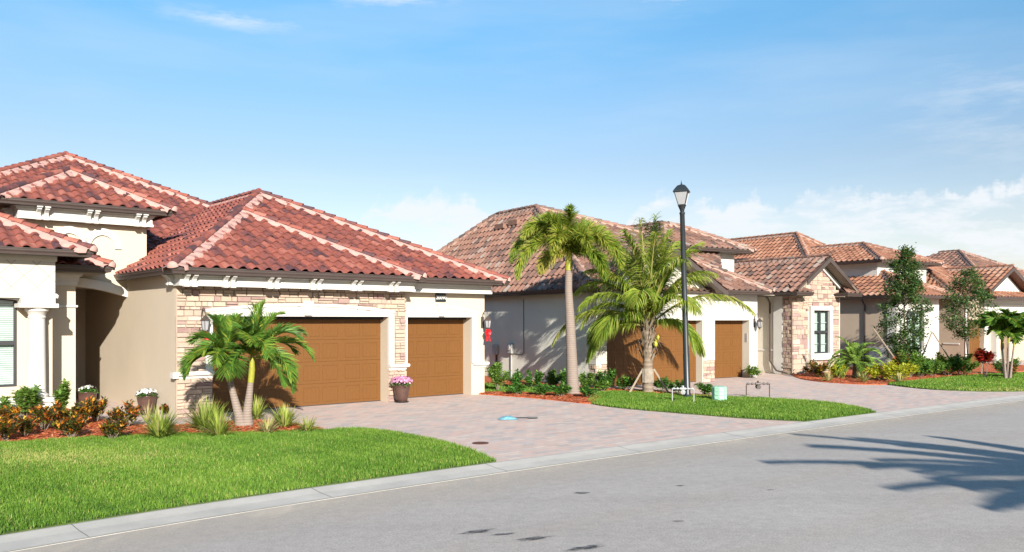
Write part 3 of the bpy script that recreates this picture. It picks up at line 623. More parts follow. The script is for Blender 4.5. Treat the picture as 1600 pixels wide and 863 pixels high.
def stone_panel(mb, x0, x1, z0, z1, y, out=-1, arch=None, axis='y', rowh=(0.06, 0.155), lw=(0.12, 0.46)):
    # courses of split stone, each block its own bumpy box; arch=(xa,xb,z,rise) keeps the opening clear
    z = z0
    while z < z1-0.02:
        h = min(rng.uniform(*rowh), z1-z); x = x0
        if z1-z-h < 0.05: h = z1-z
        while x < x1-0.01:
            l = rng.uniform(*lw)*(0.7 if h < 0.11 else 1.0)
            if x1-x-l < 0.10: l = x1-x
            sub = [(z, z+h)] if (rng.random() < .72 or h < 0.12) else [(z, z+h*.5), (z+h*.5, z+h)]
            for (a, b) in sub:
                d = rng.uniform(0.035, 0.075); g = 0.0035; r = rng.choice([rng.uniform(.3, .95)]*5+[rng.uniform(0, .25)])
                ok = True; bb = b
                if arch:
                    for ax, bx, az, rise in ([arch] if isinstance(arch, tuple) else arch):
                        for xx in (x+.02, x+l/2, x+l-.02):
                            if ax < xx < bx and a+0.02 < az+rise*(1-(2*(xx-ax)/(bx-ax)-1)**2): ok = False
                if ok:
                    q = [rng.uniform(-.006, .006) for _ in range(4)]; i_ = 0.012
                    if axis == 'y':
                        X0, X1 = x+g, x+l-g; Z0, Z1 = a+g, bb-g; o_ = out
                        vs = [(X0, y, Z0), (X1, y, Z0), (X1, y, Z1), (X0, y, Z1), (X0+i_, y+o_*(d+q[0]), Z0+i_*.5), (X1-i_, y+o_*(d+q[1]), Z0+i_*.5), (X1-i_, y+o_*(d+q[2]), Z1-i_*.5), (X0+i_, y+o_*(d+q[3]), Z1-i_*.5)]
                    else:
                        X0, X1 = x+g, x+l-g; Z0, Z1 = a+g, bb-g; o_ = out
                        vs = [(y, X0, Z0), (y, X1, Z0), (y, X1, Z1), (y, X0, Z1), (y+o_*d, X0+i_, Z0+i_*.5), (y+o_*d, X1-i_, Z0+i_*.5), (y+o_*d, X1-i_, Z1-i_*.5), (y+o_*d, X0+i_, Z1-i_*.5)]
                    mb.add(vs, [(4,5,6,7), (0,1,5,4), (1,2,6,5), (2,3,7,6), (3,0,4,7)], r)
            x += l
        z += h
    if axis == 'y': mb.box(x0, x1, min(y, y+out*0.02), max(y, y+out*0.02), z0, z1, 0.33) if not arch else None
def garage_door(parent, x0, x1, y, z0, z1, npan):
    slab = MB().box(x0, x1, y, y+0.05, z0, z1).build('garage_door', M['door'], parent)
    MB().box(x0, x1, y-0.02, y+0.045, z0-0.02, z0+0.02).build('bottom_seal', M['darkgrey'], slab)
    H = (z1-z0)/4; W_ = x1-x0; pw = W_/npan
    for k in range(4):
        a, b = z0+k*H+0.006, z0+(k+1)*H-0.006; mb = MB()
        mb.box(x0+.002, x1-.002, y-0.012, y-0.0005, a, b)
        for i in range(npan):
            gl, gr = (0.11, 0.045) if i % 2 == 0 else (0.045, 0.11)
            pa, pb = x0+i*pw+gl, x0+(i+1)*pw-gr; za, zb = a+0.085, b-0.085; w = 0.016; q0 = y-0.021; q1 = y-0.0125
            for bx in ((pa, pb, za, za+w), (pa, pb, zb-w, zb), (pa, pa+w, za+w, zb-w), (pb-w, pb, za+w, zb-w)): mb.box(bx[0], bx[1], q0, q1, bx[2], bx[3])
            ng = 4
            for g in range(1, ng): xx = pa+(pb-pa)*g/ng; mb.box(xx-.003, xx+.003, y-0.0155, q1, za+w, zb-w)
        bevel(mb.build('door_section', M['door'], slab), 0.003, 1)
    return slab
def window(parent, x0, x1, y, z0, z1, sash=2, cols=2, arch=0.0, mat='darkgrey', grid=False):
    fr = MB(); w = 0.06; d0, d1 = y-0.03, y+0.04
    fr.box(x0, x1, d0, d1, z0, z0+w); fr.box(x0, x0+w, d0, d1, z0+w, z1); fr.box(x1-w, x1, d0, d1, z0+w, z1)
    if arch: fr.arch(x0, x1, z1-w, arch, w, d0, d1, 12); fr.arch(x0+w, x1-w, z1, arch-.02, 0.0, d0+.002, d1-.002, 2)
    else: fr.box(x0+w, x1-w, d0, d1, z1-w, z1)
    zm = (z0+z1)/2
    fr.box(x0+w, x1-w, d0-.01, d1-.01, zm-0.05, zm+0.05)
    for c in range(1, cols): xx = x0+(x1-x0)*c/cols; fr.box(xx-.045, xx+.045, d0-.012, d1-.012, z0+w, z1-w)
    f = fr.build('window', M[mat], parent)
    zt = z1+arch
    MB().add([(x0+.03, y+.012, z0+.03), (x1-.03, y+.012, z0+.03), (x1-.03, y+.012, z1+arch*.6-.02), (x0+.03, y+.012, z1+arch*.6-.02)], [(0,1,2,3)]).build('pane', M['pane'], f)
    bl = MB(); z = z0+0.05
    while z < z1+arch*.5: bl.add([(x0+.04, y+.085, z), (x1-.04, y+.085, z), (x1-.04, y+.11, z+.042), (x0+.04, y+.11, z+.042)], [(0,1,2,3)]); z += 0.05
    if grid:
        for zz in (z0+(z1-z0)*.22, z0+(z1-z0)*.72): bl.box(x0+.04, x1-.04, y+.02, y+.03, zz-.012, zz+.012)
    bl.build('blind', M['blind'], f)
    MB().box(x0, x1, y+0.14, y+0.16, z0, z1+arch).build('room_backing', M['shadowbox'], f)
    return f
def wall_lantern(parent, x, y, z, mat='bronze', k=1.0):
    o = MB(); o.box(x-.045*k, x+.045*k, y-.02, y, z-.17*k, z+.12*k)
    p = [(x, y-.02+ -0.20*k*math.sin(t)*0.9, z+.10*k+.13*k*math.sin(t*1.0) + 0.02*t*k) for t in [i*math.pi/10*0.95 for i in range(11)]]
    p = [(x, y-.02-.11*k*(1-math.cos(t)), z+.05*k+.22*k*math.sin(t)) for t in [i*math.pi/10*0.9 for i in range(11)]]
    o.tube(p, 0.011*k, 6); cx, cy = x, y-.02-.21*k
    o.lathe([(0.01*k, .17*k), (.03*k, .14*k), (.10*k, .075*k), (.105*k, .055*k), (.085*k, .05*k)], (cx, cy, z-.03*k), 6)
    for a in range(6):
        t = a*math.pi/3; o.tube([(cx+.085*k*math.cos(t), cy+.085*k*math.sin(t), z+.02*k), (cx+.055*k*math.cos(t), cy+.055*k*math.sin(t), z-.18*k)], .007*k, 4)
    o.lathe([(.06*k, -.15*k), (.062*k, -.17*k), (.03*k, -.19*k), (.012*k, -.23*k), (.004*k, -.24*k)], (cx, cy, z), 8)
    l = o.build('wall_lantern', M[mat], parent)
    MB().lathe([(.054*k, -.165*k), (.083*k, .02*k)], (cx, cy, z), 6).build('lantern_glass', M['frost'], l); return l
def downspout(parent, pts, name='downspout', mat='bronze', r=0.045):
    return MB().tube(pts, r, 4).build(name, M[mat], parent)

# ------------------------------------------------------------------ house 1 (local x along the facade, y into the plot)
def house_one():
    h = thing('house', 'nearest house with bright red barrel tile roof, brown garage doors and the number plaque', 'house', (-3.318, 23.961, 0), R(40.914), 'tile roofed stucco houses along the street')
    Z = 3.56
    w = MB()
    # garage block
    w.box(-6.20, -5.34, 0.06, 0.5, 0, 3.45); w.box(-5.34, -0.26, 0.06, 0.5, 2.44, 3.45); w.box(-0.26, 0.29, 0.06, 0.5, 0, 3.45)
    w.box(0.29, 0.50, 0.25, 0.72, 0, 3.45); w.box(0.50, 2.93, 0.25, 0.72, 2.43, 3.45); w.box(2.93, 3.45, 0.25, 0.72, 0, 3.45)
    w.box(-6.23, -6.0, 0.06, 12, 0, 3.47); w.box(3.25, 3.447, 0.72, 12, 0, 3.45); w.box(-6.2, 3.4, 11.8, 12.05, 0, 3.5)
    # porch back wall, ceiling, far wall of the porch
    w.box(-9.6, -6.23, 8.1, 8.3, 0, 3.35); w.box(-9.6, -6.23, 3.95, 8.1, 3.28, 3.4); w.box(-9.7, -9.5, 4.0, 8.1, 0, 3.4)
    # pillar wall left of the porch opening
    w.box(-9.6, -7.71, 3.0, 3.86, 0, 3.52)
    # tower
    w.box(-8.81, -5.71, 4.06, 7.5, 3.4, 5.2)
    # window bay
    w.box(-9.19+.001, -8.45, 2.0, 2.25, 0, 3.9); w.box(-16, -11.6, 2.0, 2.25, 0, 3.9); w.box(-11.6, -9.19, 2.0, 2.25, 0, 0.79); w.box(-11.6, -9.19, 2.0, 2.25, 2.95, 3.9)
    w.box(-8.65, -8.452, 2.25, 6, 0, 3.9)
    w.build('wall', M['cream'], h)
    # tower front with the segmental arch cut out of its foot
    tf = MB(); n = 16; xa, xb = -9.35, -6.232
    for i in range(n):
        u0, u1 = i/n, (i+1)/n; f = lambda u: 2.97+0.27*(1-(2*u-1)**2)
        X0, X1 = xa+(xb-xa)*u0, xa+(xb-xa)*u1
        if X1 < -8.81: continue
        X0 = max(X0, -8.81)
        tf.prism_t([(X0, f((X0-xa)/(xb-xa))), (X1, f(u1)), (X1, 5.2), (X0, 5.2)], 3.862, 4.06)
    tf.box(-6.232, -5.71, 3.862, 4.06, 3.3, 5.2)
    tf.build('tower_front', M['cream'], h)
    MB().arch(xa, xb, 2.968, 0.27, 0.24, 3.80, 3.859, 18).build('entry_arch_trim', M['white'], h)
    # stone veneer on the double garage
    st = MB()
    stone_panel(st, -6.23, 0.29, 2.44, 3.2, 0.06, arch=(-5.6, 0.05, 2.40, 0.27))
    stone_panel(st, -6.23, -5.50, 1.10, 2.44, 0.06); stone_panel(st, -6.23, -5.34, 0, 0.94, 0.06)
    stone_panel(st, -0.05, 0.29, 1.08, 2.44, 0.06, lw=(.14, .3)); stone_panel(st, -0.26, 0.29, 0, 0.92, 0.06, lw=(.14, .3))
    stone_panel(st, 0.03, 0.24, 0, 3.2, 0.288, out=1, axis='x', lw=(.1, .2))
    st.build('stone_veneer', M['stone'], h)
    MB().box(-6.225, -6.205, -0.0, 0.07, 0, 3.2).build('stone_corner', M['stone'], h)
    # white door surrounds
    def surround(x0, x1, y, ztop, riseb, wl=0.19, zl=1.0, key=True):
        t = MB(); t.arch(x0-wl, x1+wl, ztop+0.10, riseb, 0.07, y-0.085, y, 18); t.arch(x0-wl+.01, x1+wl-.01, ztop+0.0, riseb+.0, 0.10, y-0.055, y, 18, flat=ztop)
        t.box(x0-wl+.01, x0, y-0.055, y+.35, zl, ztop-.002) if False else None
        t.box(x0-wl+.01, x0+.002, y-0.055, y+.05, zl, ztop-.002); t.box(x1-.002, x1+wl-.01, y-0.055, y+.05, zl, ztop-.002)
        if key:
            c = (x0+x1)/2; t.prism_t([(c-.10, ztop+.03), (c+.10, ztop+.03), (c+.15, ztop+riseb+.24), (c-.15, ztop+riseb+.24)], y-0.12, y-0.001)
        return t.build('door_surround', M['white'], h)
    surround(-5.34, -0.26, 0.06, 2.44, 0.17); surround(0.50, 2.93, 0.25, 2.43, 0.15, 0.2)
    sweep_part(h, 'ledge', [(-6.23, 1.0), (-6.23, 0.03), (-5.34, 0.03)][1:], 1.10, LEDGE, M['white'])
    MB().box(-6.33, -6.20, -0.08, 0.14, 0.95, 1.09).build('ledge_end', M['white'], h)
    sweep_part(h, 'ledge', [(-0.26, 0.03), (0.29, 0.03), (0.29, 0.3)], 1.08, LEDGE, M['white'])
    sweep_part(h, 'ledge', [(2.97, 0.25), (3.45, 0.25), (3.45, 0.7)], 1.02, LEDGE, M['white'])
    MB().box(3.0, 3.452, 0.244, 0.7, 1.02, 2.35).build('corner_trim', M['white'], h) if False else None
    # garage doors; near-black strips at their tops stand in for the lintel shadow
    garage_door(h, -5.34, -0.26, 0.47, 0, 2.40, 8); garage_door(h, 0.50, 2.93, 0.69, 0, 2.40, 4)
    MB().box(-5.34, -0.26, 0.50, 0.52, 2.3, 2.6).build('door_head_shade', M['shadowbox'], h)
    MB().box(-5.34, -0.26, 0.30, 0.50, 2.36, 2.4395).build('door_head_shade', M['shadowbox'], h); MB().box(0.5, 2.93, 0.52, 0.70, 2.36, 2.4295).build('door_head_shade', M['shadowbox'], h)
    # cornices
    MB().box(-6.22, 0.32, -0.36, 0.05, 3.20, 3.498).build('frieze', M['white'], h); MB().box(0.33, 3.46, -0.02, 0.25, 3.20, 3.498).build('frieze', M['white'], h)
    sweep_part(h, 'cornice', [(-6.25, 0.5), (-6.25, -0.36), (0.34, -0.36), (0.34, 0.1)], 3.50, CORN, M['white'])
    sweep_part(h, 'cornice', [(0.345, -0.03), (3.47, -0.03), (3.47, 1.5)], 3.50, CORN, M['white'])
    for x in (-6.05, -5.11, -3.97, -2.79, -1.58, -0.39): bracket(h, x, -0.37, 3.50, 0.92)
    b = bracket(h, 0, 0, 3.50, 0.8); b.rotation_euler = (0, 0, R(-90)); b.location = (-6.28, 0.15, 0)
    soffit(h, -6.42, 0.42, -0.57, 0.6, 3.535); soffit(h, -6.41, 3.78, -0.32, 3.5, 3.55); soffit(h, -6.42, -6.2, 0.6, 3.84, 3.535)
    # roofs
    zc = Z+0.0
    A0 = (-6.5, -.62, zc); P = (-3.26, 3.23, 5.52); P2 = (-3.26, 3.54, 5.52); A = (-1.8, 5.3, 6.41); B = (-1.8, 10.2, 6.41)
    sl = (6.41-zc)/4.7
    P = (P[0], P[1], zc+sl*(P[0]+6.5)); P2 = (P2[0], P2[1], P[2])
    E1 = (0.45, -.62, zc); E2 = (0.45, -.37, zc); c1 = (3.85, -.37, zc); c2 = (3.85, 12.3, zc)
    F = [[A0, (-6.5, P[1], zc), P], [(-6.5, P[1], zc), (-6.5, P2[1], zc), P2, P], [(-5.72, P2[1], zc+sl*.78), (-5.72, 10.2, zc+sl*.78), B, A, P2],
         [A0, E1, P], [E1, E2, P2, P], [(-6.0, -.55, zc), c1, A], [c1, c2, B, A]]
    F[5] = [(0.2, -.37, zc), c1, A, P2]
    F.append([(-6.5, P2[1], zc), (-6.5, 3.84, zc), (-5.72, 3.84, zc+sl*.78), (-5.72, P2[1], zc+sl*.78)])
    vb = vdot(F[2]).dot(Vector(A0))
    bb = {0: vb, 1: vb, 2: vb, 7: vb, 5: vdot(F[5]).dot(Vector(c1)), 3: vdot(F[3]).dot(Vector(A0))}
    Rg = [(A0, P, 0, 3), (P2, A, 2, 5, dict(ball=False)), (E1, P, 4, 3), (c1, A, 6, 5), (A, B, 2, 6, dict(ball=False))]
    roof(h, F, Rg, M['tile_red'], M['mortar'], True, 'garage_roof', bases=bb, wide=0.24)
    # main hip roof behind
    Mx = (-5.7, 12.9, 8.25)
    fr = [(-12.5, 6.1, 4.85), (-8.82, 6.1, 4.85), (-5.7, 6.1, 4.85), Mx]
    sm = 0.5
    def zf(t): return 8.25-sm*(12.9-t)
    FM = [[(-9.2, 4.4, zf(4.4)), (2.6, 4.4, zf(4.4)), (2.8, 4.4, zf(4.4)), Mx][0:2]+[(2.8, 4.4, zf(4.4)), Mx, (-13.7, 4.9, zf(4.9))][1:2],
          [(2.8, 4.4, zf(4.4)), (3.2, 20, zf(4.4)-.2), (-5.0, 20, 8.0), Mx], [(-14.2, 4.4, zf(4.4)), (-14.2, 20, zf(4.4)), (-5.7, 20, 8.25), Mx]]
    FM[0] = [(-14.2, 4.4, zf(4.4)), (2.8, 4.4, zf(4.4)), Mx]
    FM[1] = [(2.8, 4.4, zf(4.4)), (2.8, 20, zf(4.4)), (-5.7, 20, 8.25), Mx]
    roof(h, FM, [((-13.5, 5.1, zf(5.1)), Mx, 2, 0, dict(ball=False)), ((-1.3, 8.5, zf(8.5)), Mx, 1, 0, dict(ball=False)), (Mx, (-5.7, 20, 8.25), 2, 1, dict(ball=False))], M['tile_red'], M['mortar'], True, 'main_roof', wide=0.24)
    # tower roof
    zt = 5.36; Tp = (-7.3, 5.4, 6.5)
    f, r_ = hip(-9.4, -5.2, 3.3, 10.0, zt, Tp, (-7.3, 9.4, 6.5)); f = [f[0], f[1], f[3]]
    r_ = [(r_[0][0], Tp, 2, 0), (r_[1][0], Tp, 0, 1), (Tp, (-7.3, 9.4, 6.5), 2, 1, dict(ball=False))]
    roof(h, f, r_, M['tile_red'], M['mortar'], True, 'tower_roof', wide=0.22)
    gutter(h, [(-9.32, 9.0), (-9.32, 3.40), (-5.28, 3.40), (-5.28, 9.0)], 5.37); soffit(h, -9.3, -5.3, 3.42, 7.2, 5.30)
    sweep_part(h, 'cornice', [(-8.87, 7.0), (-8.87, 3.62), (-5.65, 3.62), (-5.65, 7.0)], 5.25, CORN, M['white']); MB().box(-8.86, -5.66, 3.63, 3.87, 4.93, 5.24).build('frieze', M['white'], h)
    for x in (-8.35, -7.18, -5.97): bracket(h, x, 3.60, 5.25, 0.9)
    b = bracket(h, 0, 0, 5.20, 0.9); b.rotation_euler = (0, 0, R(-90)); b.location = (-8.86, 4.3, 0)
    # twin blind arches on the tower
    ar = MB()
    for cx in (-7.66, -6.85):
        for i in range(14):
            a0, a1 = math.pi*i/14, math.pi*(i+1)/14; r0, r1 = 0.31, 0.47
            ar.prism_t([(cx+r0*math.cos(a0), 4.27+r0*math.sin(a0)*1.15), (cx+r1*math.cos(a0), 4.27+r1*math.sin(a0)*1.15), (cx+r1*math.cos(a1), 4.27+r1*math.sin(a1)*1.15), (cx+r0*math.cos(a1), 4.27+r0*math.sin(a1)*1.15)], 3.81, 3.861)
        ar.box(cx-.46, cx-.31, 3.81, 3.861, 3.9, 4.27)
    ar.box(-7.34, -7.19, 3.812, 3.8612, 3.75, 4.27)
    ar.build('blind_arch_trim', M['white'], h)
    # gutters of the garage wing
    gutter(h, [(-6.45, 3.84), (-6.45, -.58), (0.46, -.58), (0.46, -.33), (3.80, -.33), (3.80, 12)], 3.575)
    # bay: scored panel, column, ledges, window
    pan = MB(); pan.box(-16, -8.45, 1.72, 2.0, 2.93, 3.92); pan.arch(-11.9, -9.05, 2.93, 0.0, 0.0, 1.72, 2.0, 1) if False else None
    pan.build('scored_panel', M['scored'], h)
    sweep_part(h, 'cornice', [(-16, 1.72), (-8.45, 1.72), (-8.45, 2.4)], 3.93, [(0, -.20), (.03, -.20), (.04, -.03), (.09, 0), (0, 0)], M['white'])
    t = MB(); t.sweep([(-16, 1.72), (-8.45, 1.72), (-8.45, 2.3)], 2.95, [(0, -.10), (.05, -.09), (.06, -.02), (.02, 0.02), (0, .02)]); t.build('panel_moulding', M['white'], h, recalc=True)
    t = MB().arch(-11.75, -9.05, 2.78, 0.12, 0.05, 1.8, 1.998, 14); t.build('window_arch_trim', M['white'], h)
    window(h, -11.6, -9.19, 2.06, 0.79, 2.84, cols=1, arch=0.06)
    cx, cy = -8.83, 1.74; co = MB()
    prof = [(.27, .42), (.27, .52), (.235, .54), (.25, .60), (.205, .63), (.19, .66), (.185, 1.4), (.172, 2.38), (.19, 2.40), (.19, 2.43), (.175, 2.45), (.21, 2.53), (.25, 2.56), (.25, 2.62)]
    co.lathe(prof, (cx, cy, 0), 28); col = sharp(co.build('column', M['white'], h))
    cp = MB().box(cx-.42, cx+.40, cy-.30, 2.0, 2.63, 2.73); cp.box(cx-.36, cx+.34, cy-.25, 2.0, 2.73, 2.93); bevel(cp.build('column_capital', M['white'], col), 0.01)
    sweep_part(h, 'plinth', [(-16, 1.99), (-9.15, 1.99), (-9.15, 1.48), (-8.42, 1.48), (-8.42, 2.3)], 0.54, [(0, -.54), (.03, -.54), (.03, -.12), (.07, -.10), (.08, 0), (0, 0)], M['white'])
    MB().box(-9.15, -8.42, 1.48, 2.0, 0, 0.53).build('column_pedestal', M['white'], h)
    # strip wall ledge, cornice
    sweep_part(h, 'cornice', [(-9.6, 2.99), (-7.705, 2.99), (-7.705, 3.83)], 3.52, [(0, -.30), (.03, -.30), (.03, -.19), (.06, -.18), (.07, -.08), (.12, -.06), (.13, 0), (0, 0)], M['white'])
    sweep_part(h, 'ledge', [(-9.6, 2.99), (-7.705, 2.99), (-7.705, 3.84)], 2.72, [(0, -.06), (.035, -.05), (.04, 0), (0, 0)], M['white'])
    f, r_ = hip(-10.6, -7.05, 2.42, 8, 3.70, (-8.82, 4.3, 4.6), (-8.82, 7, 4.6)); f = [[(-10.6, 2.42, 3.70), (-7.05, 2.42, 3.70), (-8.3, 3.70, 4.34), (-9.5, 3.70, 4.34)], [(-7.05, 2.42, 3.70), (-7.05, 3.80, 3.70), (-8.4, 3.80, 4.39), (-8.3, 3.70, 4.34)]]
    roof(h, f, [((-7.05, 2.42, 3.70), (-8.3, 3.70, 4.34), 1, 0)], M['tile_red'], M['mortar'], True, 'porch_roof')
    gutter(h, [(-8.4, 2.47), (-7.1, 2.47), (-7.1, 3.8)], 3.71); soffit(h, -9, -7.13, 2.5, 3.8, 3.56)
    # bay roof
    zb = 3.98
    bx = [(-16.5, 1.25, zb), (-7.78, 1.25, zb), (-7.78, 6.5, zb)]
    ap = (-10.9, 4.6, 5.55); ap2 = (-14, 4.6, 5.55)
    f = [[bx[0], bx[1], ap, (-13.2, 4.6, 5.55)], [bx[1], bx[2], (-10.9, 6.5, 5.55), ap], [(-13.2, 4.6, 5.55), ap, (-10.9, 8.0, 5.55)]][:2]
    roof(h, f, [(bx[1], ap, 1, 0), (ap, (-10.9, 6.5, 5.55), 1, 1, dict(ball=False))][:1], M['tile_red'], M['mortar'], True, 'bay_roof', wide=0.24)
    gutter(h, [(-16, 1.32), (-7.85, 1.32), (-7.85, 3.0)], 3.99); soffit(h, -16, -7.9, 1.35, 3.0, 3.965)
    # number plaque, lanterns
    pl = MB(); c = 1.72; n = 10; pts = [(c-.19, 2.90), (c+.19, 2.90)]+[(c+.19-.38*i/n, 3.14+0.06*math.sin(math.pi*i/n)) for i in range(n+1)]
    pl.prism_t(pts, 0.20, 0.248); plq = bevel(pl.build('number_plaque', M['black'], h), 0.01)
    cu = bpy.data.curves.new('digits', 'FONT'); cu.body = '20090'; cu.size = 0.155; cu.align_x = 'CENTER'; cu.align_y = 'CENTER'; cu.extrude = 0.004; cu.offset = 0.003; cu.space_character = 1.0
    to = bpy.data.objects.new('digits', cu); C.objects.link(to); bpy.context.view_layer.update()
    dg = bpy.context.evaluated_depsgraph_get(); me = bpy.data.meshes.new_from_object(to.evaluated_get(dg)); bpy.data.objects.remove(to)
    me.materials.clear(); me.materials.append(M['white']); d = bpy.data.objects.new('digits', me); C.objects.link(d); d.parent = plq
    d.location = (c, 0.194, 3.02); d.rotation_euler = (R(90), 0, 0)
    wall_lantern(h, 3.36, 0.25, 2.30, 'bronze', 1.25); wall_lantern(h, -5.62, 0.03, 2.30, 'bronze', 1.25)
    MB().box(-9.5, -6.25, 3.0, 8.0, 0.0, 0.01).build('porch_floor', M['pavers'], h) if False else None
    return h
H1 = house_one()

# ------------------------------------------------------------------ house 2
def house_two():
    h = thing('house', 'second house with sage side wall, white garage gable and stone window bay', 'house', (7.231, 31.333, 0), R(33.69), 'tile roofed stucco houses along the street')
    w = MB()
    w.box(-5.22, -5.0, 0.02, 14, 0, 3.40); w.box(-5.2, 9, 13.8, 14.05, 0, 3.4)
    w.build('side_wall', M['sage'], h)
    # white front: piers, header, gable
    f = MB()
    f.box(-5.24, -4.76, 0, 0.4, 0.82, 2.33); f.box(-5.24, 0.59, 0, 0.4, 2.33, 3.42); f.box(-0.03, 0.59, 0, 0.4, 0.81, 2.33)
    f.prism_t([(-5.2, 3.42), (0.3, 3.42), (-2.5, 5.0)], 0.0, 0.4)
    f.build('gable_front', M['scored'], h)
    MB().box(-5.18, -4.76, 0.08, 0.4, 0, 0.82).build('pier_base', M['greige'], h); k = MB(); k.box(-0.03, 0.53, 0.08, 0.4, 0, 0.81); k.box(.53, .56, .08, .9, 0, .8)
    k.box(0.55, 0.95, 0.82, 1.25, 0, 3.4); k.box(0.95, 3.48, 0.82, 1.25, 2.33, 3.4); k.box(3.48, 3.93, 0.82, 1.25, 0, 3.4)
    k.box(-0.06, -0.03, 0.02, 0.4, 0, 2.33)
    k.box(3.7, 3.93, 1.25, 6, 0, 3.4); k.box(3.93, 6.3, 3.2, 3.4, 0, 3.4)
    k.build('wall', M['greige'], h); k = MB()
    k.box(6.3, 6.6, 0.85, 4, 0, 3.42); k.box(6.6, 7.6, 0.85, 1.1, 0, 0.9); k.box(7.4, 8.95, 0.85, 1.1, 0, 0.87); k.box(6.6, 7.45, 0.85, 1.1, 0.87, 3.4); k.box(8.75, 9.45, 0.85, 1.1, 0.87, 3.4)
    k.box(7.45, 8.75, 0.85, 1.1, 2.75, 3.4); k.prism_t([(6.4, 3.4), (9.6, 3.4), (8.0, 4.75)], 0.85, 1.1); k.box(9.25, 9.45, 1.1, 8, 0, 3.4)
    k.build('wall', M['greige'], h)
    st = MB(); stone_panel(st, -5.24, -4.74, 0, 0.80, 0.06); stone_panel(st, 0.04, .4, 0, .8, -5.18, out=-1, axis='x'); st.build('stone_pier', M['stone'], h)
    st = MB(); stone_panel(st, -0.05, 0.60, 0, 0.80, 0.06); st.build('stone_pier', M['stone'], h); st = MB()
    stone_panel(st, 6.22, 7.28, 0, 3.42, 0.85, rowh=(.12, .26), lw=(.2, .55)); stone_panel(st, 8.92, 9.45, 0, 3.42, 0.85, rowh=(.12, .26), lw=(.2, .55)); stone_panel(st, 7.28, 8.92, 0, .72, 0.85, rowh=(.12, .24), lw=(.2, .55))
    z = 2.92
    while z < 4.62:
        hh = 0.19; half = 1.62 if z < 3.42 else 1.62*(4.78-z-hh*.4)/1.36
        x0, x1 = 8.0-half, 8.0+half
        x0 = max(x0, 7.28) if z < 3.42 else x0; x1 = min(x1, 8.92) if z < 3.42 else x1
        if x1-x0 > .2: stone_panel(st, x0, x1, z, z+hh-.001, 0.85, rowh=(hh-.002, hh-.001), lw=(.2, .5))
        z += hh
    stone_panel(st, 0.86, 1.35, 0, 3.4, 6.30, out=-1, axis='x', rowh=(.1, .2), lw=(.15, .3))
    st.build('stone_veneer', M['stone'], h)
    for bx in ((6.255, 6.30, 1.36, 1.85, 0, 3.4), (6.27, 6.30, 1.85, 3.2, 0.98, 1.06), (3.482, 3.95, 0.785, 0.819, 0, 3.4), (0.95, 3.48, 0.775, 0.819, 2.33, 3.4), (0.65, .95, .775, .819, 0, 3.4), (9.451, 9.50, 0.80, 1.1, 0, 3.4)):
        bevel(MB().box(*bx).build('white_trim', M['white'], h), 0.008, 1)
    sur = MB(); a, b, c, d = 7.36, 8.86, 0.72, 2.95
    sur.box(a, 7.54, 0.70, 0.849, c, d); sur.box(8.68, b, 0.70, 0.849, c, d); sur.box(7.54, 8.68, 0.70, 0.849, 2.76, d); sur.box(a-.04, b+.04, 0.66, 0.849, c-.12, 0.88)
    wn = window(h, 7.54, 8.68, 0.86, 0.88, 2.76, cols=2, grid=True); bevel(sur.build('window_surround', M['white'], wn), 0.01, 1)
    garage_door(h, -4.76, -0.06, 0.36, 0, 2.31, 8); garage_door(h, 0.95, 3.48, 1.18, 0, 2.31, 4)
    MB().box(-4.76, -0.06, 0.39, 0.41, 2.2, 2.5).build('door_head_shade', M['shadowbox'], h)  # near-black strip painted in for the shade above the door
    MB().box(3.55, 3.62, 1.0, 1.02, 1.55, 1.85).build('keypad', M['steel'], h) if False else None
    MB().box(3.465, 3.48, 0.9, 1.0, 1.45, 1.8).build('keypad', M['steel'], h)
    wall_lantern(h, 3.75, 0.79, 2.25, 'bronze', 1.25)
    # roofs ---- garage gable
    g = MB()
    Fg = [[(-2.5, -.6, 5.18), (-2.5, 8.0, 5.18), (-5.6, 8.0, 3.42), (-5.6, -.6, 3.42)], [(-2.5, -.6, 5.18), (-2.5, 8.0, 5.18), (.60, 8.0, 3.42), (.60, -.6, 3.42)]]
    roof(h, Fg, [((-2.5, -.6, 5.18), (-2.5, 8, 5.18), 0, 1, dict(ball=False))], M['tile_brown'], M['mortar2'], False, 'garage_roof')
    fb = MB()
    for sx in (-1, 1):
        x0, x1 = -2.5, -2.5+sx*3.12
        fb.prism_t([(x0, 5.17), (x1, 3.40), (x1, 3.20), (x0, 4.97)], -.64, -.60)
    fb.build('rake_board', M['bronze'], h); fs = MB()
    for sx in (-1, 1): fs.prism_t([(-2.5, 5.08), (-2.5+sx*3.0, 3.385), (-2.5+sx*3.0, 3.345), (-2.5, 5.04)], -.59, 0.0)
    fs.build('soffit', M['soffit'], h)
    wm = MB()
    for sx in (-1, 1): wm.prism_t([(-2.5, 4.93), (-2.5+sx*2.7, 3.42), (-2.5+sx*2.7, 3.22), (-2.5, 4.73)], -.03, -.001)
    wm.build('rake_trim', M['white'], h)
    # main hip
    Ax = (-1.8, 8.3, 7.38); Bx = (-.4, 9.2, 7.4)
    f, r_ = hip(-5.6, 9.5, -0.0, 18, 3.42, (-1.9, 8.2, 7.35), (-1.9, 12, 7.35))
    e = [(-5.6, -.2, 3.42), (-5.6, 18, 3.42)]
    top = (-1.9, 8.2, 7.35); tb = (-1.9, 11.5, 7.35)
    F = [[e[0], e[1], tb, top], [e[0], (5.5, -.2, 3.42), top], [(5.5, -.2, 3.42), (5.5, 18, 3.42), tb, top]]
    F[1] = [(-5.6, -.2, 3.42), (-2, -.2, 3.42), (4.0, 5.2, 3.42+(5.4/8.4)*3.93), top][:1]+[(1.0, -.2, 3.42), (5.4, 4.2, 3.42+4.4/8.4*3.93), top]
    F[2] = [(5.4, 4.2, 3.42+4.4/8.4*3.93), (7.5, 16, 3.9), tb, top]
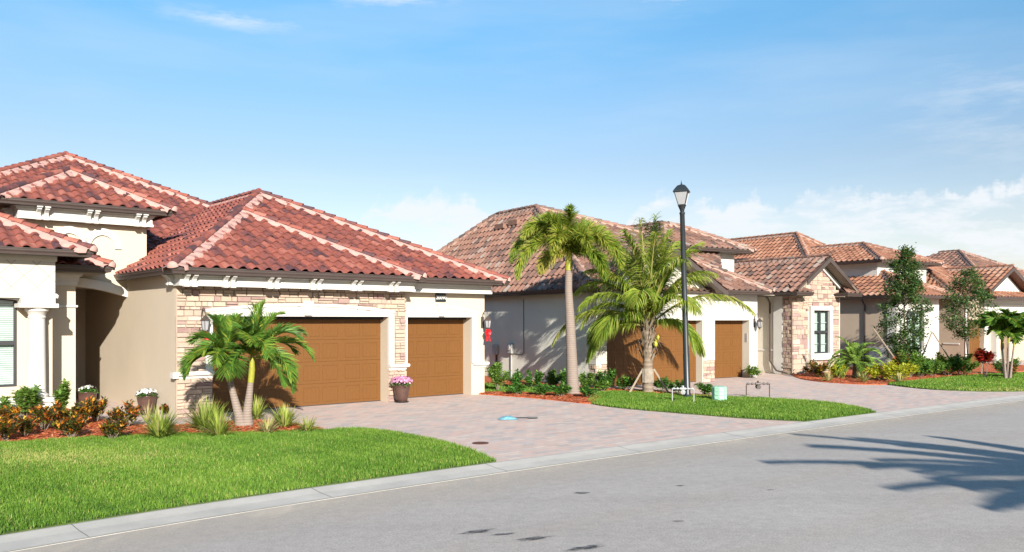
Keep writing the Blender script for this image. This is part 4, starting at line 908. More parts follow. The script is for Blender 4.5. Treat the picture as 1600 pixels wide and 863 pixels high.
    F[2] = [(5.4, 4.2, 5.48), (5.4, 16, 5.48), tb, top]
    roof(h, [F[0], F[1], F[2]], [(e[0], top, 0, 1), ((5.4, 4.2, 5.48), top, 1, 2, dict(ball=False)), (top, tb, 0, 2, dict(ball=False)), (e[1], tb, 0, 0, dict(ball=False))], M['tile_brown'], M['mortar2'], False, 'main_roof')
    v = MB()
    for (x, y) in ((-2.5, 9.9), (-2.42, 8.9)):
        n_ = (x+5.6)/3.7*3.93+3.42
        v.prism_z([(x-.32, y-.36), (x-.02, y-.36), (x-.02, y+.36), (x-.32, y+.36)], n_-.2, n_+.02)
    v.build('roof_vent', M['tile_brown'], h)
    gutter(h, [(-5.56, 15), (-5.56, -.55)], 3.44)
    # porch hip over the single door
    z0 = 3.50; a = (0.2, 0.15, z0); b = (4.05, 0.15, z0); c_ = (4.05, 6, z0); p = (1.95, 2.6, 4.85); p2 = (-.3, 2.6, 4.85)
    roof(h, [[a, b, p, (0.2, 2.6, 4.85)], [b, c_, (1.95, 6, 4.85), p]], [(b, p, 1, 0)], M['tile_brown'], M['mortar2'], False, 'porch_roof')
    gutter(h, [(0.62, 0.2), (4.0, 0.2), (4.0, 2.5)], 3.51); soffit(h, 0.6, 4.0, 0.22, 3.2, 3.42)
    # tower
    MB().box(2.0, 6.2, 4.0, 8, 3.4, 5.4).build('tower_wall', M['white'], h)
    zt = 5.50; tp = (4.0, 5.4, 6.72); tq = (0.0, 7.0, 6.72)
    roof(h, [[(1.2, 3.4, zt), (6.8, 3.4, zt), (4.0, 5.6, 6.68), (3.2, 5.6, 6.68)], [(6.8, 3.4, zt), (6.8, 8.2, zt), (4.0, 8.2, 6.68), (4.0, 5.6, 6.68)], [(1.2, 3.4, zt), (1.2, 8.2, zt), (3.2, 8.2, 6.68), (3.2, 5.6, 6.68)]],
         [((6.8, 3.4, zt), (4.0, 5.6, 6.68), 0, 1), ((1.2, 3.4, zt), (3.2, 5.6, 6.68), 2, 0), ((3.2, 5.6, 6.68), (4.0, 5.6, 6.68), 0, 0, dict(ball=False)), ((3.2, 5.6, 6.68), (3.2, 8.2, 6.68), 2, 1, dict(ball=False))], M['tile_brown'], M['mortar2'], False, 'tower_roof')
    gutter(h, [(1.25, 7), (1.25, 3.45), (6.75, 3.45), (6.75, 7)], 5.51); soffit(h, 1.3, 6.7, 3.5, 7, 5.4)
    # bay gable roof, ridge running back
    yr = 0.25; zr = 5.06; rr = (8.0, yr, zr); rb = (8.0, 9.0, zr)
    roof(h, [[rr, rb, (5.7, 9, 3.52), (5.7, yr, 3.52)], [rr, rb, (10.3, 9, 3.52), (10.3, yr, 3.52)]], [(rr, rb, 0, 1, dict(ball=False))], M['tile_brown'], M['mortar2'], False, 'bay_roof')
    fb = MB(); fs = MB()
    for sx in (-1, 1):
        fb.prism_t([(8.0, zr), (8.0+sx*1.55, zr-1.04), (8.0+sx*1.55, zr-1.24), (8.0, zr-.20)], yr-.04, yr); fs.prism_t([(8, zr-.1), (8+sx*2.2, zr-1.57), (8+sx*2.2, zr-1.61), (8, zr-.14)], yr, 0.85)
    fb.build('rake_board', M['bronze'], h); fs.build('soffit', M['soffit'], h)
    wm = MB()
    for sx in (-1, 1): wm.prism_t([(8.0, 4.86), (8.0+sx*1.75, 3.68), (8.0+sx*1.75, 3.50), (8.0, 4.66)], .72, .849)
    wm.build('rake_trim', M['white'], h)
    for (x0, x1) in ((5.75, 6.75), (9.2, 10.2)):
        roof(h, [[(x0, 0.2, 3.52), (x1, 0.2, 3.52), (x1-.25, .86, 3.86), (x0+.25, .86, 3.86)]], [], M['tile_brown'], M['mortar2'], False, 'eave_return')
        gutter(h, [(x0, 1.0), (x0, 0.24), (x1, 0.24)], 3.53)
    gutter(h, [(5.74, 8), (5.74, 0.3)], 3.53); soffit(h, 5.8, 6.9, 0.3, 4.0, 3.40); soffit(h, 9.1, 10.2, .3, 4, 3.4); soffit(h, 3.9, 6.3, 1.3, 3.2, 3.42)
    downspout(h, [(5.80, 1.9, 3.40), (5.95, 1.95, 3.32), (6.22, 2.0, 3.1), (6.22, 2.0, 0.55), (6.15, 1.6, 0.15), (6.05, 0.95, 0.06)])
    # service boxes and conduits on the side wall
    mt = MB(); mt.box(-5.36, -5.22, 5.05, 5.38, 1.02, 1.42); mb_ = bevel(mt.build('meter_box', M['steel'], h), 0.03)
    MB().lathe([(.11, 0), (.11, .05), (.09, .07)], (0, 0, 0), 16).build('meter_dial', M['white'], mb_, rot=0).matrix_basis = Matrix.Translation((-5.36, 5.21, 1.26)) @ Matrix.Rotation(R(-90), 4, 'Y')
    bevel(MB().box(-5.34, -5.22, 6.15, 6.5, 0.95, 1.35).build('junction_box', M['steel'], h), 0.02)
    MB().tube([(-5.25, 5.21, 1.02), (-5.25, 5.21, 0.05)], .03, 6).build('conduit', M['steel'], h)
    MB().tube([(-5.24, 6.3, .95), (-5.24, 6.3, .05)], .05, 6).build('conduit', M['bronze'], h)
    MB().tube([(-5.235, 4.38, 3.15), (-5.235, 4.36, 1.1), (-5.235, 4.5, 1.0), (-5.235, 5.05, 1.03)], .012, 5).build('cable', M['darkgrey'], h)
    return h
H2 = house_two()

# ------------------------------------------------------------------ far houses (coordinates in the street frame of house 2)
A2, B2 = (0.83205, 0.5547), (-0.5547, 0.83205)
def fw(s, t, z=0): return (7.231+A2[0]*s+B2[0]*t, 31.333+A2[1]*s+B2[1]*t, z)
def house_three():
    ox, oy = 16.0, 2.0
    h = thing('house', 'third house with tan side wall and tall window beside the dense tree', 'house', fw(ox, oy), R(33.69), 'tile roofed stucco houses along the street')
    w = MB(); w.box(-.1, .1, .02, 11, 0, 3.45); w.box(.1, 3.8, 10.8, 11, 0, 3.45)
    w.build('side_wall', M['tan'], h)
    f = MB(); f.box(-.12, .75, 0, .3, 0, 3.45); f.box(.75, 2.35, 0, .3, 0, .8); f.box(.75, 2.35, 0, .3, 2.8, 3.45); f.box(2.35, 3.75, 0, .3, 0, 3.45); f.box(3.55, 3.75, .3, 6, 0, 3.45)
    f.build('front_wall', M['white'], h)
    for bx in ((-.17, -.101, -.03, .5, 0, 3.45), (-.16, -.101, .502, 1.5, 0, .95), (-.14, -.101, 4.0, 4.4, 0, 3.45)): bevel(MB().box(*bx).build('white_trim', M['white'], h), .01, 1)
    wn = window(h, .85, 2.15, 0.05, .85, 2.75, cols=2, grid=True)
    downspout(h, [(-.45, 1.75, 3.45), (-.35, 1.75, 3.3), (-.16, 1.75, 3.1), (-.16, 1.75, .1)])
    z = 3.58; e = [(-.6, -.7, z), (4.3, -.7, z), (4.3, 11, z), (-.6, 11, z)]; a = (1.85, 1.9, 4.85); b = (1.85, 6.0, 4.85)
    roof(h, [[e[0], e[1], a], [e[0], e[3], (1.85, 11, 4.85), a], [e[1], e[2], (1.85, 11, 4.85), a]], [(e[0], a, 1, 0), (e[1], a, 2, 0), (a, b, 1, 2, dict(ball=False))], M['tile_orange'], M['mortar2'], False, 'roof')
    gutter(h, [(-.55, 11), (-.55, -.65), (4.25, -.65), (4.25, 3)], 3.59); soffit(h, -.5, 4.2, -.6, 10, 3.48)
    MB().box(1.5, 6.2, 2.1, 7, 4.0, 5.45).build('tower_wall', M['white'], h)
    z = 5.52; e = [(.95, 1.5, z), (6.7, 1.5, z), (6.7, 11, z), (.95, 11, z)]; a = (3.9, 4.5, 6.68); b = (3.9, 11, 6.68)
    roof(h, [[e[0], e[1], a], [e[0], e[3], b, a], [e[1], e[2], b, a]], [(e[0], a, 1, 0), (e[1], a, 2, 0), (a, b, 1, 2, dict(ball=False))], M['tile_orange'], M['mortar2'], False, 'tower_roof')
    gutter(h, [(1.0, 10), (1.0, 1.55), (6.65, 1.55), (6.65, 6)], 5.53)
    sweep_part(h, 'cornice', [(1.49, 6), (1.49, 2.09), (6.21, 2.09)], 5.42, CORN, M['white'])
    # main roof, ridge running back
    z = 3.6; a = (4.6, 9.6, 7.75); b = (4.6, 15.5, 7.75)
    roof(h, [[(-1.2, 3.4, z), (10.4, 3.4, z), a], [(-1.2, 3.4, z), (-1.2, 21, z), b, a], [(10.4, 3.4, z), (10.4, 21, z), b, a]], [((-1.2, 3.4, z), a, 1, 0, dict(ball=False)), ((10.4, 3.4, z), a, 2, 0, dict(ball=False)), (a, b, 1, 2, dict(ball=False)), ((-1.2, 21, z), b, 1, 1, dict(ball=False))], M['tile_orange'], M['mortar2'], False, 'main_roof')
    MB().prism_z([(2.0, 11.5), (2.35, 11.5), (2.35, 13.0), (2.0, 13.0)], 5.9, 6.25).build('roof_vent', M['bronze'], h)
    return h
H3 = house_three()
def house_four():
    h = thing('house', 'fourth house with a small white gable, brown door and orange tile roof at the right', 'house', fw(22.0, 1.75), R(33.69), 'tile roofed stucco houses along the street')
    w = MB(); w.box(-.1, .1, .02, 11, 0, 3.5); w.box(.0, .15, 0, .3, 0, 3.5); w.box(.15, 1.85, 0, .3, 2.35, 3.5); w.box(1.85, 2.6, 0, .3, 0, 3.5); w.box(2.6, 4.4, 0.3, .5, 0, 3.5); w.box(4.4, 9.0, 0, .3, 0, 3.5); w.box(8.8, 9, .3, 10, 0, 3.5)
    w.build('wall', M['tan'], h)
    for bx in ((-.12, .15, -.04, -.002, 0, 3.5), (1.85, 2.3, -.04, -.002, 0, 3.5), (2.3, 8.9, -.06, -.002, 2.75, 3.45), (3.1, 3.35, -.08, .29, 0, 2.74), (-.14, -.101, .3, 1.2, 1.0, 1.08), (4.4, 9, -.05, -.002, 1.0, 1.08)):
        bevel(MB().box(*bx).build('white_trim', M['white'], h), .01, 1)
    garage_door(h, .15, 1.85, .25, 0, 2.34, 4)
    z = 3.62; e0 = (-.7, .0, z); a = (2.4, 4.7, 6.3); e1 = (7.4, .0, z)
    roof(h, [[e0, e1, a], [e0, (-.7, 14, z), (2.4, 14, 6.3), a], [e1, (7.4, 14, z), (2.4, 14, 6.3), a]], [(e0, a, 1, 0), (e1, a, 2, 0), (a, (2.4, 14, 6.3), 1, 2, dict(ball=False))], M['tile_orange'], M['mortar2'], False, 'roof')
    gutter(h, [(-.65, 8), (-.65, .05), (1.3, .05)], 3.63)
    # gable
    rf, rb = (3.3, -.85, 5.28), (3.3, 6, 5.28)
    roof(h, [[rf, rb, (.9, 6, 3.98), (.9, -.85, 3.98)], [rf, rb, (5.7, 6, 3.98), (5.7, -.85, 3.98)]], [(rf, rb, 0, 1, dict(ball=False))], M['tile_orange'], M['mortar2'], False, 'gable_roof')
    fb = MB()
    for sx in (-1, 1): fb.prism_t([(3.3, 5.26), (3.3+sx*2.42, 3.96), (3.3+sx*2.42, 3.78), (3.3, 5.08)], -.90, -.86)
    fb.build('rake_board', M['bronze'], h)
    MB().prism_t([(1.1, 3.6), (5.5, 3.6), (5.5, 3.85), (3.3, 5.05), (1.1, 3.85)], -.35, -.2).build('gable_front', M['white'], h)
    roof(h, [[(1.2, -.95, 3.60), (10, -.95, 3.60), (10, -.2, 3.98), (1.2, -.2, 3.98)]], [], M['tile_orange'], M['mortar2'], False, 'skirt_roof')
    gutter(h, [(1.2, -.9), (10, -.9)], 3.61); soffit(h, 1.2, 9.5, -.9, .1, 3.49)
    sweep_part(h, 'cornice', [(2.3, -.06), (9.0, -.06)], 3.5, CORN, M['white'])
    MB().box(3.7, 9, 5, 10, 3.4, 4.6).build('upper_wall', M['tan'], h)
    return h
house_four()
def house_far(s, t, label, tile, apx=(7.0, 7.5), wz=3.5, z1=7.1, w=15, d=16):
    h = thing('house', label, 'house', fw(s, t), R(33.69), 'tile roofed stucco houses along the street')
    MB().box(.6, w-.6, .6, d-.6, 0, wz).build('wall', M['tan'], h)
    f = MB(); f.box(2, 3.6, .5, .6, .8, 2.5); f.box(6, 10.8, .5, .6, 0, 2.4); fo = f.build('window', M['darkgrey'], h)
    c = [(0, 0, wz), (w, 0, wz), (w, d, wz), (0, d, wz)]; a = (apx[0], apx[1], z1); b = (apx[0], d-apx[1]+.5, z1)
    roof(h, [[c[0], c[1], a], [c[1], c[2], b, a], [c[0], c[3], b, a], [c[2], c[3], b]], [(c[0], a, 2, 0), (c[1], a, 0, 1), (a, b, 2, 1, dict(ball=False))], tile, M['mortar2'], False, 'roof', per=.36, course=.42)
    gutter(h, [(0.05, d), (0.05, 0.05), (w-.05, .05), (w-.05, d)], wz+.02); return h
house_far(28.5, 3.0, 'distant house whose brown tile hip roof rises behind the white gable', M['tile_brown'], (9.2, 7.5), z1=7.35, w=17)
house_far(47.0, 3.0, 'farthest house at the right edge, mostly hidden, with a grey brown tile roof', M['tile_brown'], (7, 7), z1=6.9)

# ------------------------------------------------------------------ plants
def leaf(mb, p, d, up, L, w, r, bend=0.25):
    # one leaf: folded blade of two quads from p along d
    d = d.normalized(); s = d.cross(up)
    s = s.normalized() if s.length > 1e-4 else d.orthogonal().normalized(); n = s.cross(d)
    m = p + d*L*0.5 + n*L*0.04; t = p + d*L - n*L*bend
    o = len(mb.v); mb.v += [tuple(p), tuple(m+s*w*.5-n*w*.12), tuple(t), tuple(m-s*w*.5-n*w*.12), tuple(m)]
    mb.f += [(o, o+1, o+4), (o+1, o+2, o+4), (o, o+4, o+3), (o+4, o+2, o+3)]; mb.r += [r]*4
def blade(mb, p, d, L, w, r, droop, seg=3, side=None, grav=Vector((0,0,-1))):
    d = d.normalized(); s = side if side is not None else d.cross(Vector((0,0,1)))
    s = s.normalized() if s.length > 1e-3 else d.orthogonal().normalized()
    o = len(mb.v); q = Vector(p); dd = d.copy()
    for i in range(seg+1):
        u = i/seg; ww = w*(1-u**2.2)*.5 if i else w*.4
        if i == seg: mb.v.append(tuple(q))
        else: mb.v += [tuple(q-s*ww), tuple(q+s*ww)]
        q = q+dd*L/seg; dd = (dd+grav*droop/seg).normalized()
    for i in range(seg-1): mb.f.append((o+2*i, o+2*i+1, o+2*i+3, o+2*i+2)); mb.r.append(r)
    mb.f.append((o+2*(seg-1), o+2*(seg-1)+1, o+2*seg)); mb.r.append(r)
def rnd_dir(lo=-0.2, hi=1.0):
    a = rng.uniform(0, 2*math.pi); z = rng.uniform(lo, hi); q = math.sqrt(max(0, 1-z*z)); return Vector((q*math.cos(a), q*math.sin(a), z))
def frond(parent, mat, base, az, el, L, bend, nl=46, ll=0.45, lw=0.03, droop=0.6, plume=0.0, start=0.16, r0=0.45, dead=0.0, ang=52, name='frond', vee=0.5, twist=0.0, ribr=0.014, prof=None):
    """an arching rachis with leaflets either side"""
    d = Vector((math.cos(az)*math.cos(el), math.sin(az)*math.cos(el), math.sin(el))); p = Vector(base); pts = []; N = 26
    side0 = Vector((-math.sin(az), math.cos(az), 0))
    for i in range(N+1):
        pts.append(p.copy()); u = i/N
        d = (d + Vector((0, 0, -1))*bend/N*(0.4+1.5*u) + side0*twist/N).normalized(); p = p+d*L/N
    mb = MB(); mb.tube(pts[::2], [ribr*(1-.8*i/(len(pts[::2])-1))+.002 for i in range(len(pts[::2]))], 4, r=0.95)
    for k in range(nl):
        u = start+(1-start)*k/(nl-1); f = u*N; i = min(int(f), N-1); q = pts[i].lerp(pts[i+1], f-i); t = (pts[i+1]-pts[i]).normalized()
        sd = t.cross(Vector((0,0,1))); sd = sd.normalized() if sd.length > .05 else side0; up = sd.cross(t)
        le = ll*((0.45+1.1*u) if u < .4 else (1.0-0.75*((u-.45)/.55)**2 if u > .45 else .93)) if prof is None else ll*prof(u)
        for sg in (-1, 1):
            aa = R(ang*(1-.45*u))+rng.uniform(-.17, .17); pl = rng.uniform(-plume, plume)
            dr = t*math.cos(aa)+(sd*sg*math.cos(pl)+up*(math.sin(pl)+vee*rng.uniform(.2, 1.2)*(1-u*.6)))*math.sin(aa)
            r = min(1, max(0, rng.gauss(r0, .22)+(dead if rng.random() < dead else 0)))
            blade(mb, q, dr, le*rng.uniform(.85, 1.1), lw, r, droop*rng.uniform(.6, 1.3), 3, side=(up*.75+t*.3*sg) if rng.random() < .5 else None)
    return mb.build(name, mat, parent)
def trunk(parent, mat, path, rad, n=14, name='trunk'):
    mb = MB(); mb.tube(path, rad, n); return sharp(mb.build(name, mat, parent), 60)
def px_az(dx, dy=0.0): return math.atan2(dy, dx)

def foxtail():
    x, y = 1.87, 26.1
    t = thing('palm_tree', 'tall slim pale trunked palm with bushy foxtail fronds between the first two houses', 'palm', (x, y, 0))
    H = 3.75
    pth = [(0.06, 0, 0), (0.03, 0, .4), (.0, 0, 1.2), (-.05, 0, 2.4), (-.1, 0, 3.3), (-.09, 0, H+.2)]
    trunk(t, M['palmtrunk'], pth, [.22, .19, .17, .145, .118, .11])
    trunk(t, M['crownshaft'], [(-.09, 0, H+.15), (-.08, 0, H+.5), (-.06, 0, H+.95)], [.12, .105, .05], 12, 'crownshaft')
    top = Vector((-.07, 0, H+.75))
    # azimuth seen from the camera: 0 = right, pi = left, -pi/2 = towards us
    for az, el, L, bd, r0 in ((3.0, 52, 2.5, 3.0, .45), (3.3, 44, 2.4, 3.4, .62), (2.75, 66, 2.0, 2.2, .5), (-2.4, 72, 1.75, 1.9, .5), (2.0, 80, 1.6, 1.8, .5), (-1.6, 82, 1.6, 2.2, .5), (0.9, 72, 1.8, 2.1, .45), (.2, 56, 2.2, 2.8, .5), (-.2, 46, 2.3, 3.2, .6),
                              (-1.2, 60, 1.9, 2.8, .6), (-2.0, 50, 1.9, 3.0, .72), (1.5, 50, 2.1, 2.6, .4), (-.7, 34, 1.9, 3.0, .42), (-2.6, 22, 1.35, 2.2, .92), (.6, 30, 1.9, 2.6, .4), (2.4, 62, 2.1, 2.5, .5), (-2.9, 62, 2.0, 2.6, .6), (.5, 64, 2.1, 2.6, .55), (-.6, 60, 2.0, 2.8, .65)):
        frond(t, M['foxtail'], top+Vector((0, 0, rng.uniform(-.25, .1))), az, R(el), L*1.02, bd, 300, .46, .036, .6, plume=3.1, start=.10, r0=r0, ang=64, vee=.1)
foxtail()
def coconut():
    x, y = 4.35, 26.6
    t = thing('palm_tree', 'coconut palm with yellow green coconuts, propped by boards beside the lamp post', 'palm', (x, y, 0))
    pth = [(-.0, 0, 0), (-.02, 0, .7), (0, 0, 1.3), (.02, 0, 1.75), (-.02, 0, 2.3)]
    trunk(t, M['coctrunk'], pth, [.175, .165, .15, .19, .15])
    wr = MB().lathe([(.20, 0), (.21, .02), (.205, .42), (.19, .44)], (-.02, 0, .34), 12); wr.build('burlap_wrap', M['bandage'], t)
    bs = MB()
    for i in range(60):
        a = rng.uniform(0, 6.28); z = rng.uniform(1.05, 2.35); o = Vector((math.cos(a)*.16, math.sin(a)*.16, z)); d = Vector((math.cos(a)*.7, math.sin(a)*.7, rng.uniform(.6, 1.4)))
        blade(bs, o, d, rng.uniform(.25, .5), .11, rng.uniform(.6, 1), -.2, 3)
    bs.build('leaf_base', M['wood'], t)
    fb_ = MB()
    for i in range(50):
        a = rng.uniform(0, 6.28); z = rng.uniform(1.5, 2.2); blade(fb_, (math.cos(a)*.15, math.sin(a)*.15, z), Vector((math.cos(a), math.sin(a), rng.uniform(-.6, .3))), rng.uniform(.2, .55), .03, rng.random(), 1.8, 4)
    fb_.build('dry_fibre', M['bark'], t)
    top = Vector((0, 0, 2.15))
    for az, el, L, bd, r0, tw, dd in ((3.05, 32, 3.5, 1.75, .62, 0, .25), (2.75, 62, 3.1, 1.9, .45, 0, 0), (2.2, 74, 3.2, 1.1, .5, 0, 0), (1.2, 82, 3.3, .8, .55, .1, 0), (.75, 74, 3.2, 1.1, .5, 0, 0), (.35, 60, 2.9, 1.3, .55, 0, 0),
                              (-.05, 42, 3.7, 1.45, .68, 0, .1), (.1, 20, 2.2, 2.0, .5, 0, 0), (-1.0, 55, 2.6, 2.0, .5, 0, 0), (-1.9, 60, 2.7, 2.1, .45, 0, 0), (-2.6, 40, 2.4, 2.3, .35, 0, 0), (2.5, 20, 2.3, 1.6, .3, 0, 0),
                              (3.3, 12, 2.4, 1.7, .45, 0, .2), (2.95, 50, 2.6, 2.2, .4, 0, 0), (-2.9, 66, 2.9, 1.5, .5, 0, 0), (.55, 80, 3.2, .9, .5, 0, 0), (-.3, 66, 2.9, 1.6, .55, 0, 0), (1.9, 84, 3.5, .7, .5, 0, 0), (.9, 84, 3.6, .6, .45, 0, 0), (-2.4, 78, 3.2, 1.1, .5, 0, 0), (.15, 72, 3.3, 1.2, .5, 0, 0), (2.9, 74, 3.2, 1.2, .45, 0, 0), (-1.1, 70, 2.9, 1.5, .5, 0, 0), (3.4, 55, 2.8, 1.9, .45, 0, 0), (2.7, 40, 2.5, 2.4, .3, 0, 0), (1.6, 45, 2.6, 1.9, .35, 0, 0), (-1.45, 80, 3.0, .9, .55, 0, 0), (-.6, 30, 2.1, 2.4, .4, 0, 0)):
        frond(t, M['coconut'], top, az, R(el), L, bd, 120, 1.0, .034, 2.3, start=.14, r0=r0+.14, dead=dd, ang=54, vee=.25, ribr=.034)
    for dx, dy, z, k in ((.30, -.14, 1.78, .8), (.20, -.22, 1.58, .85), (.24, -.08, 1.70, .65)):
        sharp(MB().lathe([(.01, -.12*k), (.06*k, -.09*k), (.092*k, 0), (.075*k, .07*k), (.03*k, .115*k), (.005, .12*k)], (dx, dy, z), 12).build('coconut', M['coco'], t), 80)
    for i, (dx, dy) in enumerate(((-.62, -.15), (.62, -.25), (.1, .65))):
        b = MB(); b.tube([(dx, dy, .02), (dx*.28, dy*.28, .78)], .04, 4); b.build('support_board', M['wood'], t)
coconut()
def twin_palm():
    x, y = -5.87, 18.2
    t = thing('palm_tree', 'small twin trunk palm with yellow green crownshafts in the mulch before the stone pier', 'palm', (x, y, 0))
    for pth, shaft, sd in (([(-.05, .0, 0), (-.10, 0, .25), (-.22, 0, .7), (-.30, 0, 1.02)], [(-.30, 0, 1.0), (-.345, 0, 1.25), (-.37, 0, 1.62)], 1), ([(.06, .05, 0), (.06, .05, .3), (.11, .05, .72), (.14, .05, 1.0)], [(.14, .05, .98), (.165, .05, 1.25), (.18, .05, 1.66)], 2)):
        trunk(t, M['palmtrunk'], pth, [.155, .10, .075, .062], 12)
        trunk(t, M['crownshaft'], shaft, [.068, .07, .035], 10, 'crownshaft')
        c = Vector(shaft[-1])-Vector((0, 0, .12))
        L = [(3.1, 35, 1.15, 2.1), (2.8, 60, 1.15, 1.9), (2.2, 75, 1.05, 1.4), (-2.6, 30, 1.0, 2.4), (-1.9, 55, .95, 2.0), (1.5, 65, 1.0, 1.8), (-1.3, 25, .9, 2.2)] if sd == 1 else \
            [(1.7, 82, 1.15, .9), (1.0, 70, 1.25, 1.5), (.5, 55, 1.35, 1.6), (.05, 42, 1.5, 1.9), (-.4, 22, 1.35, 2.3), (-.9, 45, 1.05, 2.1), (-1.6, 68, 1.05, 1.6), (-.1, 10, 1.25, 2.3), (2.4, 72, 1.05, 1.5), (-2.0, 28, .9, 2.3)]
        for az, el, l, bd in L+[(a_+.35, e_*.8, l_*.92, b_*1.1) for a_, e_, l_, b_ in L[::2]]+[(a_-.4, min(84, e_*1.25), l_*.95, b_*.8) for a_, e_, l_, b_ in L[1::2]]:
            frond(t, M['palm'], c+Vector((0, 0, rng.uniform(-.05, .08))), az, R(el), l*1.02, bd, 92, .47, .027, .5, start=.12, r0=rng.uniform(.3, .7), ang=54, vee=.8)
twin_palm()
def clump_palm(x, y, label, n=5, H=1.5, L=1.2, sc=1.0, nf=6):
    t = thing('palm_tree', label, 'palm', (x, y, 0))
    for i in range(n):
        a = rng.uniform(0, 6.28); r = .3*sc; p0 = Vector((math.cos(a)*r*.5, math.sin(a)*r*.4, 0)); h = H*rng.uniform(.7, 1.05); p1 = Vector((math.cos(a)*r*1.3, math.sin(a)*r, h))
        trunk(t, M['palmtrunk'], [p0, p0.lerp(p1, .5)+Vector((0, 0, .03)), p1], [.09*sc, .06*sc, .05*sc], 8)
        trunk(t, M['crownshaft'], [p1, p1+Vector((0, 0, .45))], [.055*sc, .03*sc], 8, 'crownshaft')
        for k in range(nf):
            frond(t, M['palm'], p1+Vector((0, 0, .4)), k*6.28/nf+rng.uniform(-.4, .4), R(rng.uniform(35, 80)), L*rng.uniform(.8, 1.1), rng.uniform(1.4, 2.2), 40, .5, .07, .6, r0=rng.uniform(.35, .6), vee=.6)
clump_palm(19.35, 32.5, 'bushy palm clump with slim yellow stems at the right edge, beside the red plant', 6, 1.5, 1.15, .62, 7)
def fern_palm():
    t = thing('palm_tree', 'low feathery pygmy palm under the stone window bay', 'palm', (13.75, 33.4, 0))
    trunk(t, M['bark'], [(0, 0, 0), (0.02, 0, .35), (.03, 0, .6)], [.11, .09, .08], 10)
    for k in range(36): frond(t, M['shrub_light'], (0.03, 0, .6), k*2.4, R(rng.uniform(5, 75)), rng.uniform(1.05, 1.4), rng.uniform(1.5, 2.4), 44, .32, .035, .5, r0=rng.uniform(.45, .95), vee=.4)
fern_palm()
def shadow_palm():
    # stands on the near verge, right of the camera: its fronds shade the road
    t = thing('palm_tree', 'large palm on the near verge whose fronds throw shadows over the road', 'palm', (14.8, -1.1, 0))
    trunk(t, M['palmtrunk'], [(0, 0, 0), (.1, 0, 2.5), (.1, 0, 5.2)], [.3, .2, .17], 12)
    top = Vector((.1, 0, 5.2))
    for az, el, L, bd in ((2.92, 14, 6.4, .35), (2.55, 16, 5.8, .4), (2.72, 10, 5.5, .35), (3.33, 12, 4.6, .4), (2.3, 14, 5.0, .4), (3.12, 24, 4.6, .5), (3.6, 12, 4.8, .4), (3.85, 10, 5.0, .4), (2.0, 30, 4.5, .8), (2.4, 30, 4.4, .6), (3.48, 30, 4.2, .6), (4.2, 14, 4.8, .5), (3.2, 6, 5.0, .3), (3.45, 20, 5.2, .4), (3.72, 24, 4.8, .5), (4.0, 22, 5.0, .5), (3.02, 34, 4.4, .5), (2.65, 34, 4.6, .5), (3.26, 16, 4.2, .4), (3.05, 10, 4.4, .3), (2.85, 22, 4.4, .5), (3.55, 4, 4.6, .3), (3.4, 32, 4.0, .6), (3.9, 30, 4.2, .6),
                          (1.2, 40, 4, 1.5), (.3, 40, 4, 1.4), (-.6, 30, 4, 1.5), (-1.4, 40, 4, 1.5)):
        frond(t, M['coconut'], top, az, R(el), L, bd, 120, .80, .17, .25, start=.12, r0=.5, ang=26, vee=.05, ribr=.05, prof=lambda u: (1.15-u)*.9+.1)
shadow_palm()

def bush(name, label, cat, loc, hgt, rad, n, L, w, mat, group=None, up=.5, stems=7, shape=1.0, flower=None, tint=None, rz=0, lo=.15, base_r=.35):
    t = thing(name, label, cat, (loc[0], loc[1], loc[2] if len(loc) > 2 else 0.03), rz, group)
    fm = MB(); sm = MB(); tips = []
    for i in range(stems):
        a = rng.uniform(0, 6.28); q = rad*rng.uniform(.25, .9); tip = Vector((math.cos(a)*q, math.sin(a)*q, hgt*rng.uniform(.55, 1.0)*(1-.25*q/rad))); b = Vector((math.cos(a)*q*base_r*.5, math.sin(a)*q*base_r*.5, 0))
        mid = b.lerp(tip, .5)+Vector((0, 0, .06*hgt)); sm.tube([b, mid, tip], [.012, .009, .005], 4); tips.append((b, mid, tip))
    L *= 1.2; w *= 1.3; rad *= 1.08
    for k in range(int(n*1.9)):
        b, m, tp = rng.choice(tips); u = rng.uniform(lo, 1.05)**.7; p = (b.lerp(m, u*2) if u < .5 else m.lerp(tp, u*2-1)) + rnd_dir(-1, 1)*rad*.22*shape*rng.random()
        d = rnd_dir(-.3, .8)+Vector((0, 0, up)); o = (p-Vector((0, 0, hgt*.4))); d += Vector((o.x, o.y, 0))*.8/rad
        hfac = p.z/hgt; r = rng.gauss(.45, .2) if tint is None else tint(hfac, p)
        leaf(fm, p, d, Vector((0, 0, 1)), L*rng.uniform(.6, 1.15), w*rng.uniform(.7, 1.2), min(1, max(0, r)))
    sm.build('stems', M['bark'], t); fm.build('foliage', mat, t)
    return t
cr_t = lambda h, p: rng.choice([rng.uniform(0, .45), rng.uniform(.55, 1)]) if rng.random() < .1+.85*h else rng.uniform(0, .5)
CR = 'croton shrubs in the front mulch bed'
